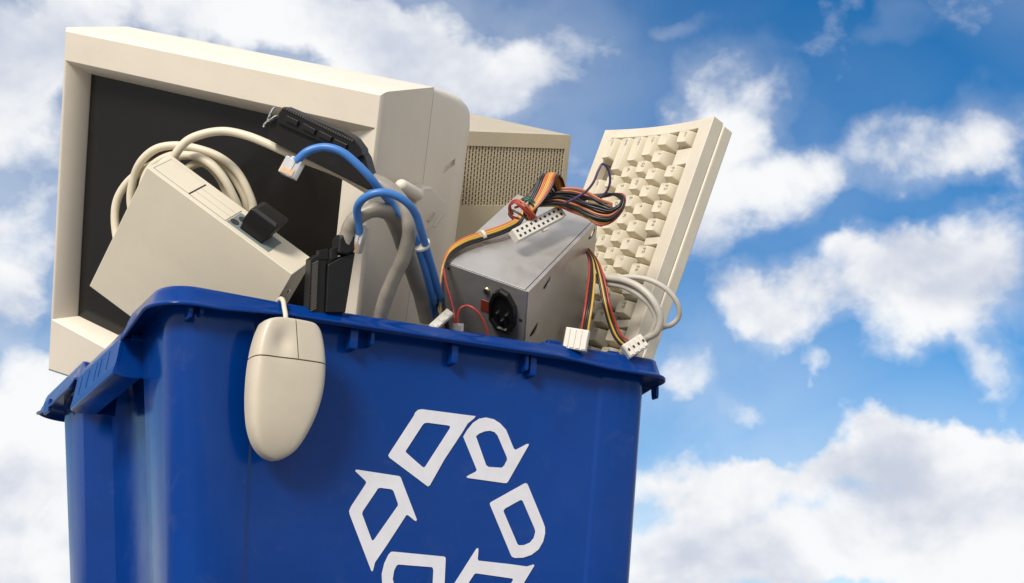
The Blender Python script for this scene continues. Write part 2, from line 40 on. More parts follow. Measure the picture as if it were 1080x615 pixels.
"WIRES":[["orange",[[0.3781,0.0399,0.1652],[0.372,0.0428,0.1547],[0.3549,0.0445,0.1425],[0.3365,0.0493,0.1333],[0.3146,0.0515,0.1221],[0.2978,0.0496,0.1073],[0.2854,0.0396,0.0837],[0.2831,0.0396,0.0624],[0.2854,0.0395,0.041],[0.298,0.0562,0.0201]]],["yellow",[[0.3772,0.0383,0.1628],[0.3709,0.0409,0.1517],[0.3539,0.0426,0.1395],[0.3355,0.0475,0.1304],[0.3137,0.0496,0.1192],[0.297,0.0479,0.1047],[0.2853,0.0393,0.083],[0.2831,0.0396,0.0624],[0.2854,0.0395,0.041],[0.298,0.0562,0.0201]]],["yellow",[[0.3768,0.0368,0.1606],[0.3704,0.039,0.149],[0.3534,0.0407,0.1369],[0.3351,0.0455,0.1277],[0.3133,0.0477,0.1166],[0.2967,0.0463,0.1025],[0.2857,0.0389,0.0824],[0.2837,0.0393,0.0625],[0.2862,0.039,0.041],[0.2988,0.0558,0.0201]]],["black",[[0.3762,0.0351,0.1581],[0.3696,0.037,0.146],[0.3527,0.0387,0.1339],[0.3344,0.0435,0.1248],[0.3127,0.0457,0.1137],[0.2961,0.0445,0.1],[0.2859,0.0385,0.0817],[0.2841,0.039,0.0625],[0.2867,0.0387,0.041],[0.2993,0.0555,0.0201]]],["black",[[0.3756,0.0334,0.1557],[0.3689,0.0349,0.143],[0.3521,0.0366,0.131],[0.3338,0.0415,0.122],[0.3122,0.0437,0.1109],[0.2957,0.0427,0.0975],[0.2862,0.038,0.0811],[0.2846,0.0387,0.0625],[0.2874,0.0384,0.041],[0.3,0.0551,0.0201]]],["orange",[[0.378,0.039,0.164],[0.3718,0.0417,0.1532],[0.3548,0.0434,0.141],[0.3363,0.0482,0.1318],[0.3145,0.0504,0.1206],[0.2977,0.0486,0.106],[0.2857,0.0392,0.0834],[0.2836,0.0393,0.0625],[0.2861,0.0391,0.041],[0.2987,0.0558,0.0201]]],["orange",[[0.366,0.0091,0.1392],[0.3591,0.0013,0.1436],[0.3636,-0.0041,0.1537],[0.3692,-0.0076,0.1673],[0.3737,-0.0092,0.1805],[0.3794,-0.0054,0.188],[0.3894,0.0017,0.1904],[0.3989,0.0076,0.1809],[0.4092,0.009,0.1688],[0.4238,0.0024,0.1581],[0.4391,-0.0067,0.1529]]],["orange",[[0.3667,0.0084,0.14],[0.3602,0.0008,0.1432],[0.3649,-0.0048,0.1538],[0.3707,-0.0085,0.1674],[0.3753,-0.0101,0.1805],[0.3809,-0.0065,0.1885],[0.3911,0.001,0.1898],[0.4001,0.0069,0.1809],[0.4096,0.0084,0.1696],[0.4235,0.002,0.1598],[0.4389,-0.0069,0.1537]]],["yellow",[[0.3677,0.0081,0.1392],[0.3611,0.0001,0.1437],[0.3662,-0.0056,0.1538],[0.3723,-0.0094,0.1674],[0.3769,-0.011,0.1805],[0.3824,-0.0075,0.1889],[0.3927,0.0003,0.1892],[0.4012,0.0063,0.1809],[0.4104,0.0084,0.1688],[0.4238,0.0025,0.158],[0.4391,-0.0066,0.1528]]],["yellow",[[0.3682,0.0072,0.1408],[0.3623,-0.0003,0.1429],[0.3675,-0.0063,0.1538],[0.3739,-0.0103,0.1674],[0.3784,-0.0119,0.1806],[0.3841,-0.0082,0.1884],[0.3943,-0.0004,0.1886],[0.4023,0.0056,0.1809],[0.4106,0.0075,0.1705],[0.4232,0.0015,0.1614],[0.4388,-0.0071,0.1545]]],["orange",[[0.3692,0.007,0.1399],[0.3631,-0.0009,0.1434],[0.3686,-0.007,0.1538],[0.3753,-0.0112,0.1675],[0.3799,-0.0127,0.1806],[0.3856,-0.0089,0.188],[0.3957,-0.001,0.1881],[0.4034,0.005,0.1809],[0.4113,0.0075,0.1695],[0.4236,0.0021,0.1594],[0.4389,-0.0068,0.1535]]],["red",[[0.3699,0.0065,0.1403],[0.3641,-0.0014,0.1432],[0.3698,-0.0076,0.1539],[0.3767,-0.012,0.1675],[0.3813,-0.0136,0.1806],[0.3871,-0.0096,0.1876],[0.3972,-0.0016,0.1876],[0.4044,0.0044,0.181],[0.4118,0.0071,0.1699],[0.4234,0.0018,0.1603],[0.4389,-0.007,0.154]]],["black",[[0.3707,0.0063,0.1395],[0.3649,-0.002,0.1436],[0.3709,-0.0083,0.1539],[0.3781,-0.0128,0.1675],[0.3826,-0.0143,0.1806],[0.3885,-0.0103,0.1871],[0.3986,-0.0022,0.1871],[0.4054,0.0039,0.181],[0.4124,0.0071,0.1692],[0.4237,0.0023,0.1587],[0.439,-0.0067,0.1532]]],["black",[[0.3647,0.0093,0.1406],[0.3579,0.0023,0.1429],[0.3619,-0.0031,0.1537],[0.367,-0.0064,0.1673],[0.3716,-0.008,0.1804],[0.3773,-0.004,0.1873],[0.3876,0.0031,0.1895],[0.3974,0.0085,0.1808],[0.4082,0.009,0.1703],[0.4233,0.0016,0.161],[0.4388,-0.0071,0.1543]]],["black",[[0.3639,0.0102,0.1393],[0.3566,0.0027,0.1435],[0.3604,-0.0022,0.1537],[0.3653,-0.0054,0.1673],[0.3698,-0.0069,0.1804],[0.3757,-0.0028,0.1866],[0.386,0.0043,0.1888],[0.3961,0.0092,0.1808],[0.4078,0.0098,0.1689],[0.4238,0.0024,0.1584],[0.439,-0.0067,0.153]]],["black",[[0.3669,0.0207,0.1622],[0.3728,0.0176,0.1742],[0.3788,0.0144,0.1862],[0.3835,0.0109,0.1946],[0.3886,0.0116,0.1918],[0.3939,0.0145,0.1833],[0.4043,0.0123,0.1739],[0.4185,0.0052,0.1682]]],["black",[[0.368,0.0197,0.1632],[0.3735,0.0168,0.1751],[0.3793,0.0137,0.1873],[0.3839,0.0108,0.1943],[0.3886,0.0116,0.1918],[0.3939,0.0145,0.1833],[0.4045,0.0127,0.1726],[0.4188,0.0056,0.1669]]],["black",[[0.3691,0.0187,0.1642],[0.3742,0.0161,0.1761],[0.3797,0.013,0.1885],[0.3843,0.0107,0.194],[0.3886,0.0116,0.1918],[0.3939,0.0145,0.1833],[0.4042,0.0122,0.1742],[0.4185,0.0051,0.1684]]],["black",[[0.3702,0.0177,0.1651],[0.3749,0.0153,0.177],[0.3802,0.0123,0.1896],[0.3847,0.0106,0.1938],[0.3886,0.0116,0.1918],[0.3939,0.0145,0.1833],[0.4042,0.0122,0.1744],[0.4185,0.0051,0.1686]]],["black",[[0.3713,0.0167,0.1661],[0.3755,0.0145,0.178],[0.3807,0.0115,0.1907],[0.3851,0.0104,0.1935],[0.3886,0.0116,0.1918],[0.3939,0.0145,0.1833],[0.4044,0.0126,0.173],[0.4187,0.0055,0.1673]]],["red",[[0.3635,0.0029,0.1364],[0.3581,-0.0006,0.1402],[0.3505,-0.002,0.1453],[0.3446,0.0005,0.1506],[0.3426,0.0066,0.1507],[0.3452,0.0139,0.1476],[0.3512,0.0184,0.1432],[0.3589,0.0162,0.141]]],["red",[[0.3667,0.0007,0.1374],[0.359,-0.0027,0.1412],[0.3507,-0.0036,0.1458],[0.3461,0.0002,0.1523],[0.3448,0.0066,0.1538],[0.3469,0.0151,0.1515],[0.3531,0.0199,0.1462]]],["orange",[[0.37,0.0006,0.1391],[0.3609,-0.0033,0.143],[0.3533,-0.0047,0.1481],[0.349,-0.0005,0.1532],[0.3475,0.0067,0.156],[0.349,0.015,0.1551]]],["brown",[[0.3666,0.0062,0.1361],[0.358,0.005,0.139],[0.3505,0.0075,0.1434],[0.3474,0.0129,0.1467],[0.3488,0.0202,0.1454],[0.3549,0.0229,0.1424]]],["red",[[0.3629,0.0018,0.1369],[0.3615,-0.0014,0.1407],[0.3572,-0.0019,0.1448],[0.3518,0.0022,0.1486],[0.3494,0.0096,0.1491]]],["green",[[0.3653,0.0022,0.1417],[0.3643,-0.003,0.147],[0.3598,-0.005,0.152],[0.3547,-0.002,0.1551],[0.3529,0.0043,0.1543],[0.3549,0.0105,0.1517]]],["green",[[0.3686,0.0022,0.1435],[0.3676,-0.0031,0.1487],[0.3621,-0.0047,0.1542],[0.3571,-0.0018,0.1573],[0.3556,0.0053,0.1574]]],["black",[[0.3546,0.0092,0.1554],[0.3557,0.0036,0.1584],[0.3606,0.0004,0.1594],[0.3659,-0.0003,0.1567],[0.3704,0.0015,0.152]]],["black",[[0.3731,0.0041,0.1588],[0.3876,-0.0054,0.1649],[0.4019,-0.0137,0.1655],[0.4151,-0.0219,0.1578],[0.4247,-0.032,0.1536],[0.4327,-0.0407,0.1484],[0.4377,-0.0471,0.151],[0.4418,-0.0471,0.1576],[0.4407,-0.0395,0.1654],[0.436,-0.029,0.1708],[0.4285,-0.0191,0.1692],[0.4165,-0.009,0.1737],[0.4039,0.0005,0.1739],[0.39,0.0118,0.1718]]],["black",[[0.3764,0.0096,0.1613],[0.391,0.0002,0.1672],[0.4054,-0.0082,0.1676],[0.4187,-0.0164,0.1599],[0.4283,-0.0265,0.1556],[0.4364,-0.0353,0.1505],[0.4415,-0.0418,0.1535],[0.4456,-0.0419,0.1604],[0.4444,-0.0343,0.1682],[0.4396,-0.0237,0.1735],[0.4321,-0.0138,0.1719],[0.4199,-0.0036,0.1762],[0.4073,0.006,0.1765],[0.3934,0.0173,0.1743]]],["black",[[0.3729,0.0074,0.1596],[0.3889,-0.0033,0.167],[0.4039,-0.0106,0.1638],[0.4165,-0.0198,0.1595],[0.4266,-0.029,0.1524],[0.4343,-0.0384,0.1494],[0.4396,-0.0449,0.1518],[0.4434,-0.0453,0.1598],[0.4424,-0.0374,0.1667],[0.4378,-0.0265,0.171],[0.4298,-0.0173,0.1719],[0.4183,-0.0061,0.1727],[0.4051,0.0025,0.1764],[0.3915,0.0142,0.1726]]],["purple",[[0.376,0.0102,0.161],[0.3911,0.0004,0.1671],[0.4058,-0.0076,0.1661],[0.4189,-0.0161,0.1594],[0.4287,-0.0258,0.154],[0.4366,-0.0349,0.1498],[0.4419,-0.0418,0.1532],[0.4458,-0.042,0.1609],[0.4447,-0.0344,0.1684],[0.4398,-0.0235,0.1731],[0.4321,-0.0137,0.1722],[0.4202,-0.0032,0.1753],[0.4074,0.0061,0.1767],[0.3935,0.0175,0.1741]]],["black",[[0.3712,0.0023,0.1569],[0.3864,-0.0074,0.1629],[0.401,-0.0152,0.1616],[0.4139,-0.0237,0.155],[0.4238,-0.0333,0.1494],[0.4315,-0.0425,0.1455],[0.4368,-0.0494,0.1492],[0.4406,-0.0497,0.1571],[0.4396,-0.0421,0.1645],[0.4347,-0.0311,0.169],[0.427,-0.0214,0.1682],[0.4153,-0.0109,0.1711],[0.4025,-0.0017,0.1726],[0.3888,0.0097,0.17]]],["black",[[0.373,0.0061,0.1585],[0.3885,-0.0039,0.1646],[0.4033,-0.0115,0.1625],[0.4162,-0.0202,0.1565],[0.4262,-0.0296,0.1502],[0.4339,-0.0389,0.1469],[0.4393,-0.046,0.1507],[0.443,-0.0465,0.1591],[0.442,-0.0388,0.1663],[0.437,-0.0276,0.1705],[0.4293,-0.0181,0.1702],[0.4176,-0.0072,0.1723],[0.4046,0.0017,0.1745],[0.3909,0.0132,0.1717]]],["red",[[0.3758,0.0107,0.1605],[0.3914,0.0007,0.1664],[0.4062,-0.0069,0.1643],[0.4192,-0.0155,0.1581],[0.4293,-0.025,0.1518],[0.437,-0.0344,0.1486],[0.4425,-0.0417,0.1528],[0.4462,-0.0422,0.1614],[0.4451,-0.0345,0.1687],[0.44,-0.0232,0.1727],[0.4322,-0.0136,0.1723],[0.4205,-0.0027,0.1744],[0.4075,0.0063,0.1766],[0.3937,0.0178,0.1738]]],["black",[[0.3712,0.0037,0.1568],[0.387,-0.0064,0.1628],[0.4019,-0.0137,0.1599],[0.4147,-0.0225,0.1543],[0.4248,-0.0318,0.1474],[0.4323,-0.0412,0.1447],[0.4379,-0.0486,0.1491],[0.4415,-0.0492,0.1581],[0.4405,-0.0415,0.1652],[0.4353,-0.0301,0.1689],[0.4276,-0.0206,0.1689],[0.4161,-0.0096,0.1703],[0.403,-0.0008,0.1731],[0.3894,0.0107,0.1701]]],["black",[[0.374,0.0077,0.1587],[0.3896,-0.0021,0.1641],[0.4045,-0.0096,0.1618],[0.4175,-0.0182,0.1553],[0.4275,-0.0277,0.149],[0.4351,-0.0371,0.146],[0.4407,-0.0447,0.1509],[0.4443,-0.0454,0.16],[0.4433,-0.0377,0.1673],[0.438,-0.0261,0.1711],[0.4303,-0.0165,0.1705],[0.4186,-0.0057,0.1725],[0.4057,0.0034,0.1745],[0.3919,0.0148,0.1719]]],["brown",[[0.3746,0.0067,0.1582],[0.3895,-0.0023,0.1625],[0.404,-0.0103,0.1619],[0.4174,-0.0184,0.1535],[0.4272,-0.0282,0.1486],[0.4349,-0.0374,0.1447],[0.4405,-0.0453,0.1505],[0.4441,-0.0459,0.1593],[0.4431,-0.0384,0.1671],[0.4375,-0.0268,0.1712],[0.4301,-0.0168,0.1691],[0.4181,-0.0065,0.173],[0.4055,0.0031,0.1731],[0.3915,0.0142,0.1715]]],["black",[[0.3753,0.0109,0.1597],[0.3914,0.0007,0.1653],[0.4065,-0.0064,0.1616],[0.4194,-0.0153,0.156],[0.4297,-0.0244,0.1486],[0.4371,-0.0341,0.1466],[0.4429,-0.042,0.1519],[0.4463,-0.0429,0.1618],[0.4454,-0.0352,0.1688],[0.4399,-0.0233,0.1721],[0.432,-0.0139,0.1721],[0.4205,-0.0027,0.173],[0.4074,0.0061,0.1761],[0.3936,0.0176,0.173]]],["black",[[0.3743,0.0082,0.1583],[0.39,-0.0015,0.1631],[0.405,-0.0089,0.1604],[0.418,-0.0174,0.1537],[0.4281,-0.0267,0.1471],[0.4357,-0.0363,0.1446],[0.4414,-0.0445,0.1506],[0.4448,-0.0453,0.1604],[0.4439,-0.0377,0.1677],[0.4382,-0.0257,0.171],[0.4306,-0.0161,0.1703],[0.4189,-0.0052,0.1721],[0.406,0.0039,0.1741],[0.3921,0.0152,0.1717]]],["orange",[[0.3716,0.0038,0.1559],[0.3874,-0.0058,0.1606],[0.4023,-0.0131,0.1577],[0.4153,-0.0216,0.151],[0.4253,-0.0309,0.1442],[0.4328,-0.0405,0.1419],[0.4386,-0.0488,0.1482],[0.4419,-0.0497,0.1583],[0.4411,-0.0421,0.1655],[0.4353,-0.0301,0.1687],[0.4277,-0.0204,0.1679],[0.4161,-0.0095,0.1697],[0.4033,-0.0005,0.1717],[0.3895,0.0108,0.1693]]],["black",[[0.3753,0.009,0.1584],[0.3908,-0.0002,0.1624],[0.4057,-0.0078,0.1603],[0.4189,-0.016,0.1525],[0.4289,-0.0255,0.1464],[0.4365,-0.035,0.1438],[0.4424,-0.0436,0.1507],[0.4457,-0.0445,0.1608],[0.4448,-0.037,0.1683],[0.4388,-0.0249,0.1715],[0.4313,-0.015,0.17],[0.4195,-0.0043,0.1727],[0.4067,0.005,0.1737],[0.3928,0.0162,0.1718]]],["black",[[0.3725,0.0066,0.1567],[0.3889,-0.0034,0.1616],[0.4041,-0.0103,0.1572],[0.4169,-0.0191,0.1516],[0.4272,-0.0281,0.1436],[0.4345,-0.038,0.1423],[0.4405,-0.0466,0.149],[0.4437,-0.0477,0.1599],[0.4429,-0.04,0.1668],[0.437,-0.0276,0.1694],[0.4292,-0.0182,0.1695],[0.4178,-0.0069,0.1698],[0.4047,0.0018,0.1731],[0.391,0.0132,0.1702]]],["black",[[0.3712,0.0036,0.1552],[0.3873,-0.006,0.1594],[0.4023,-0.0131,0.1557],[0.4153,-0.0216,0.1492],[0.4255,-0.0307,0.1418],[0.4328,-0.0405,0.1403],[0.4388,-0.0493,0.1475],[0.4419,-0.0504,0.1584],[0.4411,-0.0428,0.1655],[0.4351,-0.0304,0.1681],[0.4274,-0.0208,0.1675],[0.416,-0.0097,0.1686],[0.403,-0.0008,0.1711],[0.3893,0.0105,0.1687]]],["grey",[[0.3756,0.0116,0.1588],[0.392,0.0017,0.1632],[0.4073,-0.0052,0.1587],[0.4203,-0.0139,0.1527],[0.4306,-0.0229,0.1447],[0.4379,-0.0329,0.1436],[0.4441,-0.0419,0.1511],[0.4471,-0.0431,0.1624],[0.4463,-0.0354,0.1694],[0.4402,-0.0228,0.1717],[0.4324,-0.0133,0.1715],[0.421,-0.002,0.172],[0.4078,0.0068,0.1751],[0.394,0.0182,0.1723]]],["black",[[0.3736,0.0052,0.1558],[0.3889,-0.0034,0.1585],[0.4036,-0.0111,0.1569],[0.417,-0.0189,0.1479],[0.4269,-0.0285,0.1422],[0.4344,-0.038,0.1396],[0.4405,-0.0474,0.1481],[0.4436,-0.0484,0.159],[0.4427,-0.041,0.1667],[0.4364,-0.0285,0.1696],[0.429,-0.0184,0.1671],[0.4171,-0.0079,0.1705],[0.4046,0.0017,0.1705],[0.3906,0.0126,0.1694]]],["black",[[0.3713,0.0021,0.154],[0.3869,-0.0067,0.1568],[0.4017,-0.0141,0.1544],[0.415,-0.0221,0.146],[0.4249,-0.0315,0.1397],[0.4323,-0.0412,0.1377],[0.4385,-0.0506,0.1463],[0.4414,-0.0518,0.1576],[0.4406,-0.0443,0.1651],[0.4343,-0.0317,0.1677],[0.4269,-0.0217,0.1656],[0.4151,-0.0111,0.1683],[0.4025,-0.0017,0.169],[0.3886,0.0093,0.1676]]],["red",[[0.3746,0.0068,0.1562],[0.39,-0.0016,0.1584],[0.4047,-0.0093,0.1567],[0.4182,-0.0171,0.1473],[0.4281,-0.0267,0.1416],[0.4356,-0.0363,0.1393],[0.4418,-0.046,0.1485],[0.4448,-0.0471,0.1598],[0.4439,-0.0397,0.1676],[0.4374,-0.027,0.1702],[0.4301,-0.0168,0.1675],[0.4181,-0.0064,0.1709],[0.4056,0.0033,0.1708],[0.3915,0.0142,0.1699]]],["black",[[0.3729,0.0044,0.1548],[0.3885,-0.0041,0.157],[0.4032,-0.0116,0.1547],[0.4167,-0.0194,0.1457],[0.4266,-0.0289,0.1396],[0.434,-0.0386,0.1376],[0.4403,-0.0484,0.1471],[0.4432,-0.0497,0.1588],[0.4424,-0.0423,0.1664],[0.4357,-0.0295,0.1688],[0.4284,-0.0193,0.1663],[0.4166,-0.0088,0.1693],[0.4041,0.0008,0.1695],[0.39,0.0117,0.1685]]],["black",[[0.3725,0.0056,0.155],[0.3888,-0.0036,0.1579],[0.404,-0.0105,0.1536],[0.4171,-0.0189,0.1464],[0.4273,-0.0279,0.1387],[0.4345,-0.0379,0.1379],[0.4409,-0.0478,0.1473],[0.4437,-0.0493,0.1597],[0.443,-0.0417,0.1668],[0.4363,-0.0286,0.1686],[0.4287,-0.0189,0.1675],[0.4173,-0.0077,0.1685],[0.4044,0.0013,0.1707],[0.3905,0.0124,0.1687]]],["orange",[[0.3742,0.0058,0.1552],[0.3896,-0.0023,0.1566],[0.4043,-0.01,0.1548],[0.4179,-0.0175,0.1449],[0.4278,-0.0271,0.1392],[0.4353,-0.0368,0.1371],[0.4416,-0.047,0.1475],[0.4444,-0.0484,0.1595],[0.4436,-0.041,0.1673],[0.4367,-0.028,0.1695],[0.4295,-0.0177,0.1664],[0.4176,-0.0073,0.17],[0.4051,0.0025,0.1695],[0.391,0.0133,0.1689]]],["red",[[0.3763,0.0116,0.1575],[0.3926,0.0026,0.1598],[0.4078,-0.0044,0.1558],[0.4211,-0.0126,0.1478],[0.4314,-0.0217,0.1403],[0.4386,-0.0318,0.1396],[0.4452,-0.0421,0.1498],[0.4478,-0.0437,0.1626],[0.4471,-0.0362,0.1699],[0.4402,-0.0229,0.1715],[0.4326,-0.0129,0.1699],[0.421,-0.0019,0.1713],[0.4082,0.0073,0.1729],[0.3941,0.0184,0.1713]]],["yellow",[[0.3739,0.0056,0.1547],[0.3895,-0.0024,0.1558],[0.4043,-0.01,0.1535],[0.4179,-0.0176,0.1437],[0.4279,-0.027,0.1376],[0.4352,-0.0368,0.136],[0.4417,-0.0474,0.147],[0.4444,-0.0489,0.1595],[0.4436,-0.0415,0.1672],[0.4365,-0.0283,0.1692],[0.4293,-0.018,0.1661],[0.4174,-0.0075,0.1693],[0.405,0.0022,0.1691],[0.3908,0.013,0.1685]]],["yellow",[[0.3751,0.0104,0.1564],[0.3918,0.0013,0.1587],[0.4072,-0.0055,0.1537],[0.4203,-0.0138,0.1463],[0.4308,-0.0227,0.1381],[0.4378,-0.033,0.138],[0.4446,-0.0436,0.1488],[0.447,-0.0453,0.1623],[0.4464,-0.0378,0.1693],[0.4393,-0.0242,0.1704],[0.4317,-0.0144,0.1693],[0.4203,-0.0031,0.1698],[0.4073,0.0059,0.1722],[0.3933,0.0171,0.1703]]],["red",[[0.3723,0.0066,0.1543],[0.3893,-0.0028,0.1568],[0.4048,-0.0092,0.1508],[0.4178,-0.0177,0.1442],[0.4283,-0.0264,0.1352],[0.4352,-0.0368,0.1358],[0.442,-0.0475,0.1466],[0.4444,-0.0494,0.1605],[0.4438,-0.0418,0.1674],[0.4367,-0.028,0.1681],[0.429,-0.0184,0.1676],[0.4178,-0.0069,0.1672],[0.4047,0.0018,0.1704],[0.3909,0.0131,0.1682]]],["black",[[0.3791,-0.0006,0.1669],[0.3904,-0.0101,0.1682],[0.4059,-0.0183,0.1667],[0.4219,-0.0257,0.1624],[0.4322,-0.0346,0.1542],[0.4395,-0.041,0.1504],[0.4429,-0.0447,0.1551]]],["orange",[[0.3947,-0.0031,0.176],[0.4038,-0.0107,0.1757],[0.4123,-0.0172,0.1738],[0.4196,-0.0222,0.1694],[0.4288,-0.0293,0.1616],[0.4385,-0.0356,0.1573]]],["brown",[[0.3949,-0.0028,0.1749],[0.404,-0.0103,0.1743],[0.4127,-0.0167,0.172],[0.4199,-0.0216,0.1676],[0.4292,-0.0288,0.1598],[0.4387,-0.0354,0.1564]]],["orange",[[0.3951,-0.0024,0.1737],[0.4043,-0.0099,0.1729],[0.413,-0.0162,0.1701],[0.4203,-0.0211,0.1658],[0.4295,-0.0282,0.1579],[0.4389,-0.0351,0.1555]]],["purple",[[0.3948,-0.0141,0.1562],[0.4006,-0.0247,0.1589],[0.4061,-0.0359,0.1635],[0.4084,-0.0463,0.1706],[0.4105,-0.0518,0.1815],[0.4139,-0.0541,0.1888],[0.42,-0.0524,0.1883],[0.4264,-0.0487,0.1823],[0.4303,-0.0429,0.1749],[0.4306,-0.0354,0.1682],[0.4278,-0.0273,0.1642]]],["red",[[0.2838,0.0351,0.0772],[0.2825,0.026,0.0593],[0.283,0.0166,0.0409],[0.2836,0.0099,0.0256],[0.285,0.0088,0.014]]],["red",[[0.287,0.0076,0.0141],[0.2855,0.0043,0.0215],[0.2863,0.0004,0.0273],[0.2918,-0.0028,0.0298],[0.298,-0.0069,0.0259],[0.3062,-0.0055,0.0196],[0.3144,-0.0006,0.0109],[0.3224,0.0077,-0.0]]],["black",[[0.2857,0.0425,0.0738],[0.2828,0.0321,0.0503],[0.2784,0.0165,0.0255],[0.2848,0.0198,0.0082]]],["yellow",[[0.2834,0.0436,0.0657],[0.2801,0.0334,0.0422],[0.2744,0.0206,0.0211],[0.2686,0.0186,0.0128]]],["black",[[0.2832,0.0451,0.0641],[0.2771,0.0333,0.0378],[0.268,0.0198,0.0169]]],["yellow",[[0.4529,0.0365,0.1347],[0.4537,0.0258,0.1196],[0.4456,0.0089,0.0948],[0.4366,-0.0029,0.071],[0.4287,-0.0106,0.047],[0.4272,-0.0076,0.0295],[0.428,-0.0045,0.0205]]],["black",[[0.4525,0.0367,0.1347],[0.4528,0.0263,0.1196],[0.4441,0.0098,0.0948],[0.4347,-0.0019,0.0709],[0.4268,-0.0095,0.047],[0.4253,-0.0066,0.0295],[0.4262,-0.0035,0.0204]]],["black",[[0.4522,0.0369,0.1347],[0.4519,0.0268,0.1196],[0.4427,0.0105,0.0948],[0.4331,-0.0009,0.0709],[0.4252,-0.0086,0.0469],[0.4237,-0.0056,0.0294],[0.4246,-0.0025,0.0204]]],["red",[[0.4517,0.0372,0.1347],[0.4508,0.0275,0.1196],[0.4409,0.0116,0.0947],[0.4309,0.0004,0.0708],[0.423,-0.0073,0.0469],[0.4215,-0.0044,0.0294],[0.4224,-0.0013,0.0203]]],["yellow",[[0.4542,0.0347,0.1344],[0.4559,0.0245,0.1197],[0.4524,0.0103,0.0987],[0.4527,0.0046,0.0793],[0.4539,0.0004,0.0607],[0.4621,0.0041,0.0448],[0.4691,0.0034,0.0305],[0.4768,0.0019,0.0233],[0.4828,0.0003,0.0218]]],["red",[[0.4542,0.0347,0.1344],[0.4574,0.0237,0.1197],[0.4553,0.0086,0.0987],[0.4562,0.0025,0.0794],[0.4574,-0.0016,0.0608],[0.4664,0.0017,0.0449],[0.4732,0.0006,0.0317],[0.4794,-0.001,0.0268],[0.4821,-0.0008,0.0257]]],["black",[[0.4542,0.0347,0.1344],[0.4565,0.0242,0.1197],[0.4535,0.0097,0.0987],[0.454,0.0038,0.0793],[0.4552,-0.0004,0.0608],[0.4637,0.0032,0.0448],[0.4707,0.0023,0.031],[0.4778,0.0008,0.0246],[0.4825,-0.0001,0.0233]]],["black",[[0.4542,0.0347,0.1344],[0.4552,0.0249,0.1197],[0.451,0.0111,0.0987],[0.451,0.0056,0.0792],[0.4522,0.0014,0.0607],[0.4601,0.0053,0.0447],[0.4672,0.0047,0.0299],[0.4756,0.0032,0.0216],[0.4831,0.0008,0.02]]]],
"F_atx":[[0.81762,0.56449,0.11334,0.34326],[-0.03562,-0.14688,0.98851,0.00386],[0.57465,-0.81227,-0.09998,0.12201]],
"D_atx":[0.0665,0.0132,0.009],
"F_molex_a":[[0.79336,-0.09734,0.60092,0.40496],[-0.58116,0.17273,0.79525,-0.00086],[-0.1812,-0.98015,0.08046,0.02893]],
"D_molex_a":[0.0241,0.0214,0.0095],
"F_molex_b":[[0.77211,0.52636,0.35608,0.46987],[-0.27273,-0.23164,0.93379,-0.00479],[0.57399,-0.8181,-0.0353,0.01939]],
"D_molex_b":[0.0247,0.0151,0.0095],
"F_molex_c":[[0.6719,0.6329,0.38469,0.25562],[-0.12297,-0.41687,0.90061,0.00648],[0.73036,-0.65243,-0.20226,0.00683]],
"D_molex_c":[0.0266,0.0083,0.006],
"F_molex_d":[[0.8726,0.14153,0.46749,0.28571],[-0.48796,0.29517,0.82144,0.01611],[-0.02173,-0.9449,0.32662,0.0161]],
"D_molex_d":[0.011,0.0101,0.006],
"P_kcable_a":[[0.459,0.0238,0.1009],[0.4636,0.011,0.0958],[0.4705,-0.0084,0.0887],[0.4807,-0.0242,0.0772],[0.49,-0.0332,0.062],[0.499,-0.0318,0.0457],[0.5013,-0.0225,0.0343],[0.5016,-0.0036,0.0321],[0.5001,0.0235,0.0274],[0.4948,0.0422,0.0187]],
"P_kcable_b":[[0.4624,0.0291,0.0978],[0.4671,0.0145,0.0912],[0.4743,-0.0027,0.0844],[0.4831,-0.0157,0.0739],[0.4933,-0.0227,0.0615],[0.5008,-0.0219,0.0487],[0.5032,-0.0133,0.0391],[0.506,0.006,0.0323],[0.5025,0.0358,0.0236]],
"P_kcable_c":[[0.4583,0.0191,0.0983],[0.4655,0.0068,0.0944],[0.4778,-0.0117,0.0928],[0.4912,-0.0258,0.0875],[0.5058,-0.0357,0.0765],[0.517,-0.0371,0.0638],[0.5236,-0.0303,0.0525],[0.5219,-0.0209,0.0465],[0.519,-0.0067,0.0456],[0.5172,0.0147,0.0405],[0.5152,0.04,0.0256]],
"L_up_body":[[-0.0039,-0.0017],[0.0048,-0.0116],[0.0905,-0.0133],[0.0975,-0.0088],[0.1078,0.0037],[0.1146,0.0139],[0.1115,0.0176],[0.002,0.0154],[-0.0022,0.0076]],
"L_up_strip":[[0.0034,-0.0124],[0.0056,-0.02],[0.0703,-0.0224],[0.0822,-0.0209],[0.0927,-0.0152],[0.0959,-0.01],[0.0917,-0.0053],[0.0048,-0.0039]],
"L_up_pins":[[0.0081,-0.0191],[0.0821,-0.0186]],
"L_up_slots":[[0.0132,-0.0118],[0.0259,-0.0115],[0.031,-0.0118],[0.0449,-0.0111],[0.0488,-0.0118],[0.0624,-0.0115],[0.0657,-0.011],[0.079,-0.0111]],
"L_up_clamp":[[-0.0055,-0.0005],[-0.0044,-0.0134],[-0.0075,0.0051],[0.0001,-0.0077]],
"L_low_body":[[0.0,0.0],[0.013,-0.0002],[0.0293,0.0012],[-0.0057,0.0465],[-0.0225,0.0376]],
"L_low_side":[[-0.0112,-0.0114],[-0.0028,-0.012],[0.0032,-0.0061],[-0.0004,-0.0002],[-0.0233,0.0391],[-0.0371,0.0318]],
"L_low_tabs":[[-0.0012,-0.015],[0.0077,-0.0125],[0.0032,-0.0041],[-0.0052,-0.0074],[0.0109,-0.0109],[0.0172,-0.0102],[0.0121,-0.0006],[0.006,-0.0018]],
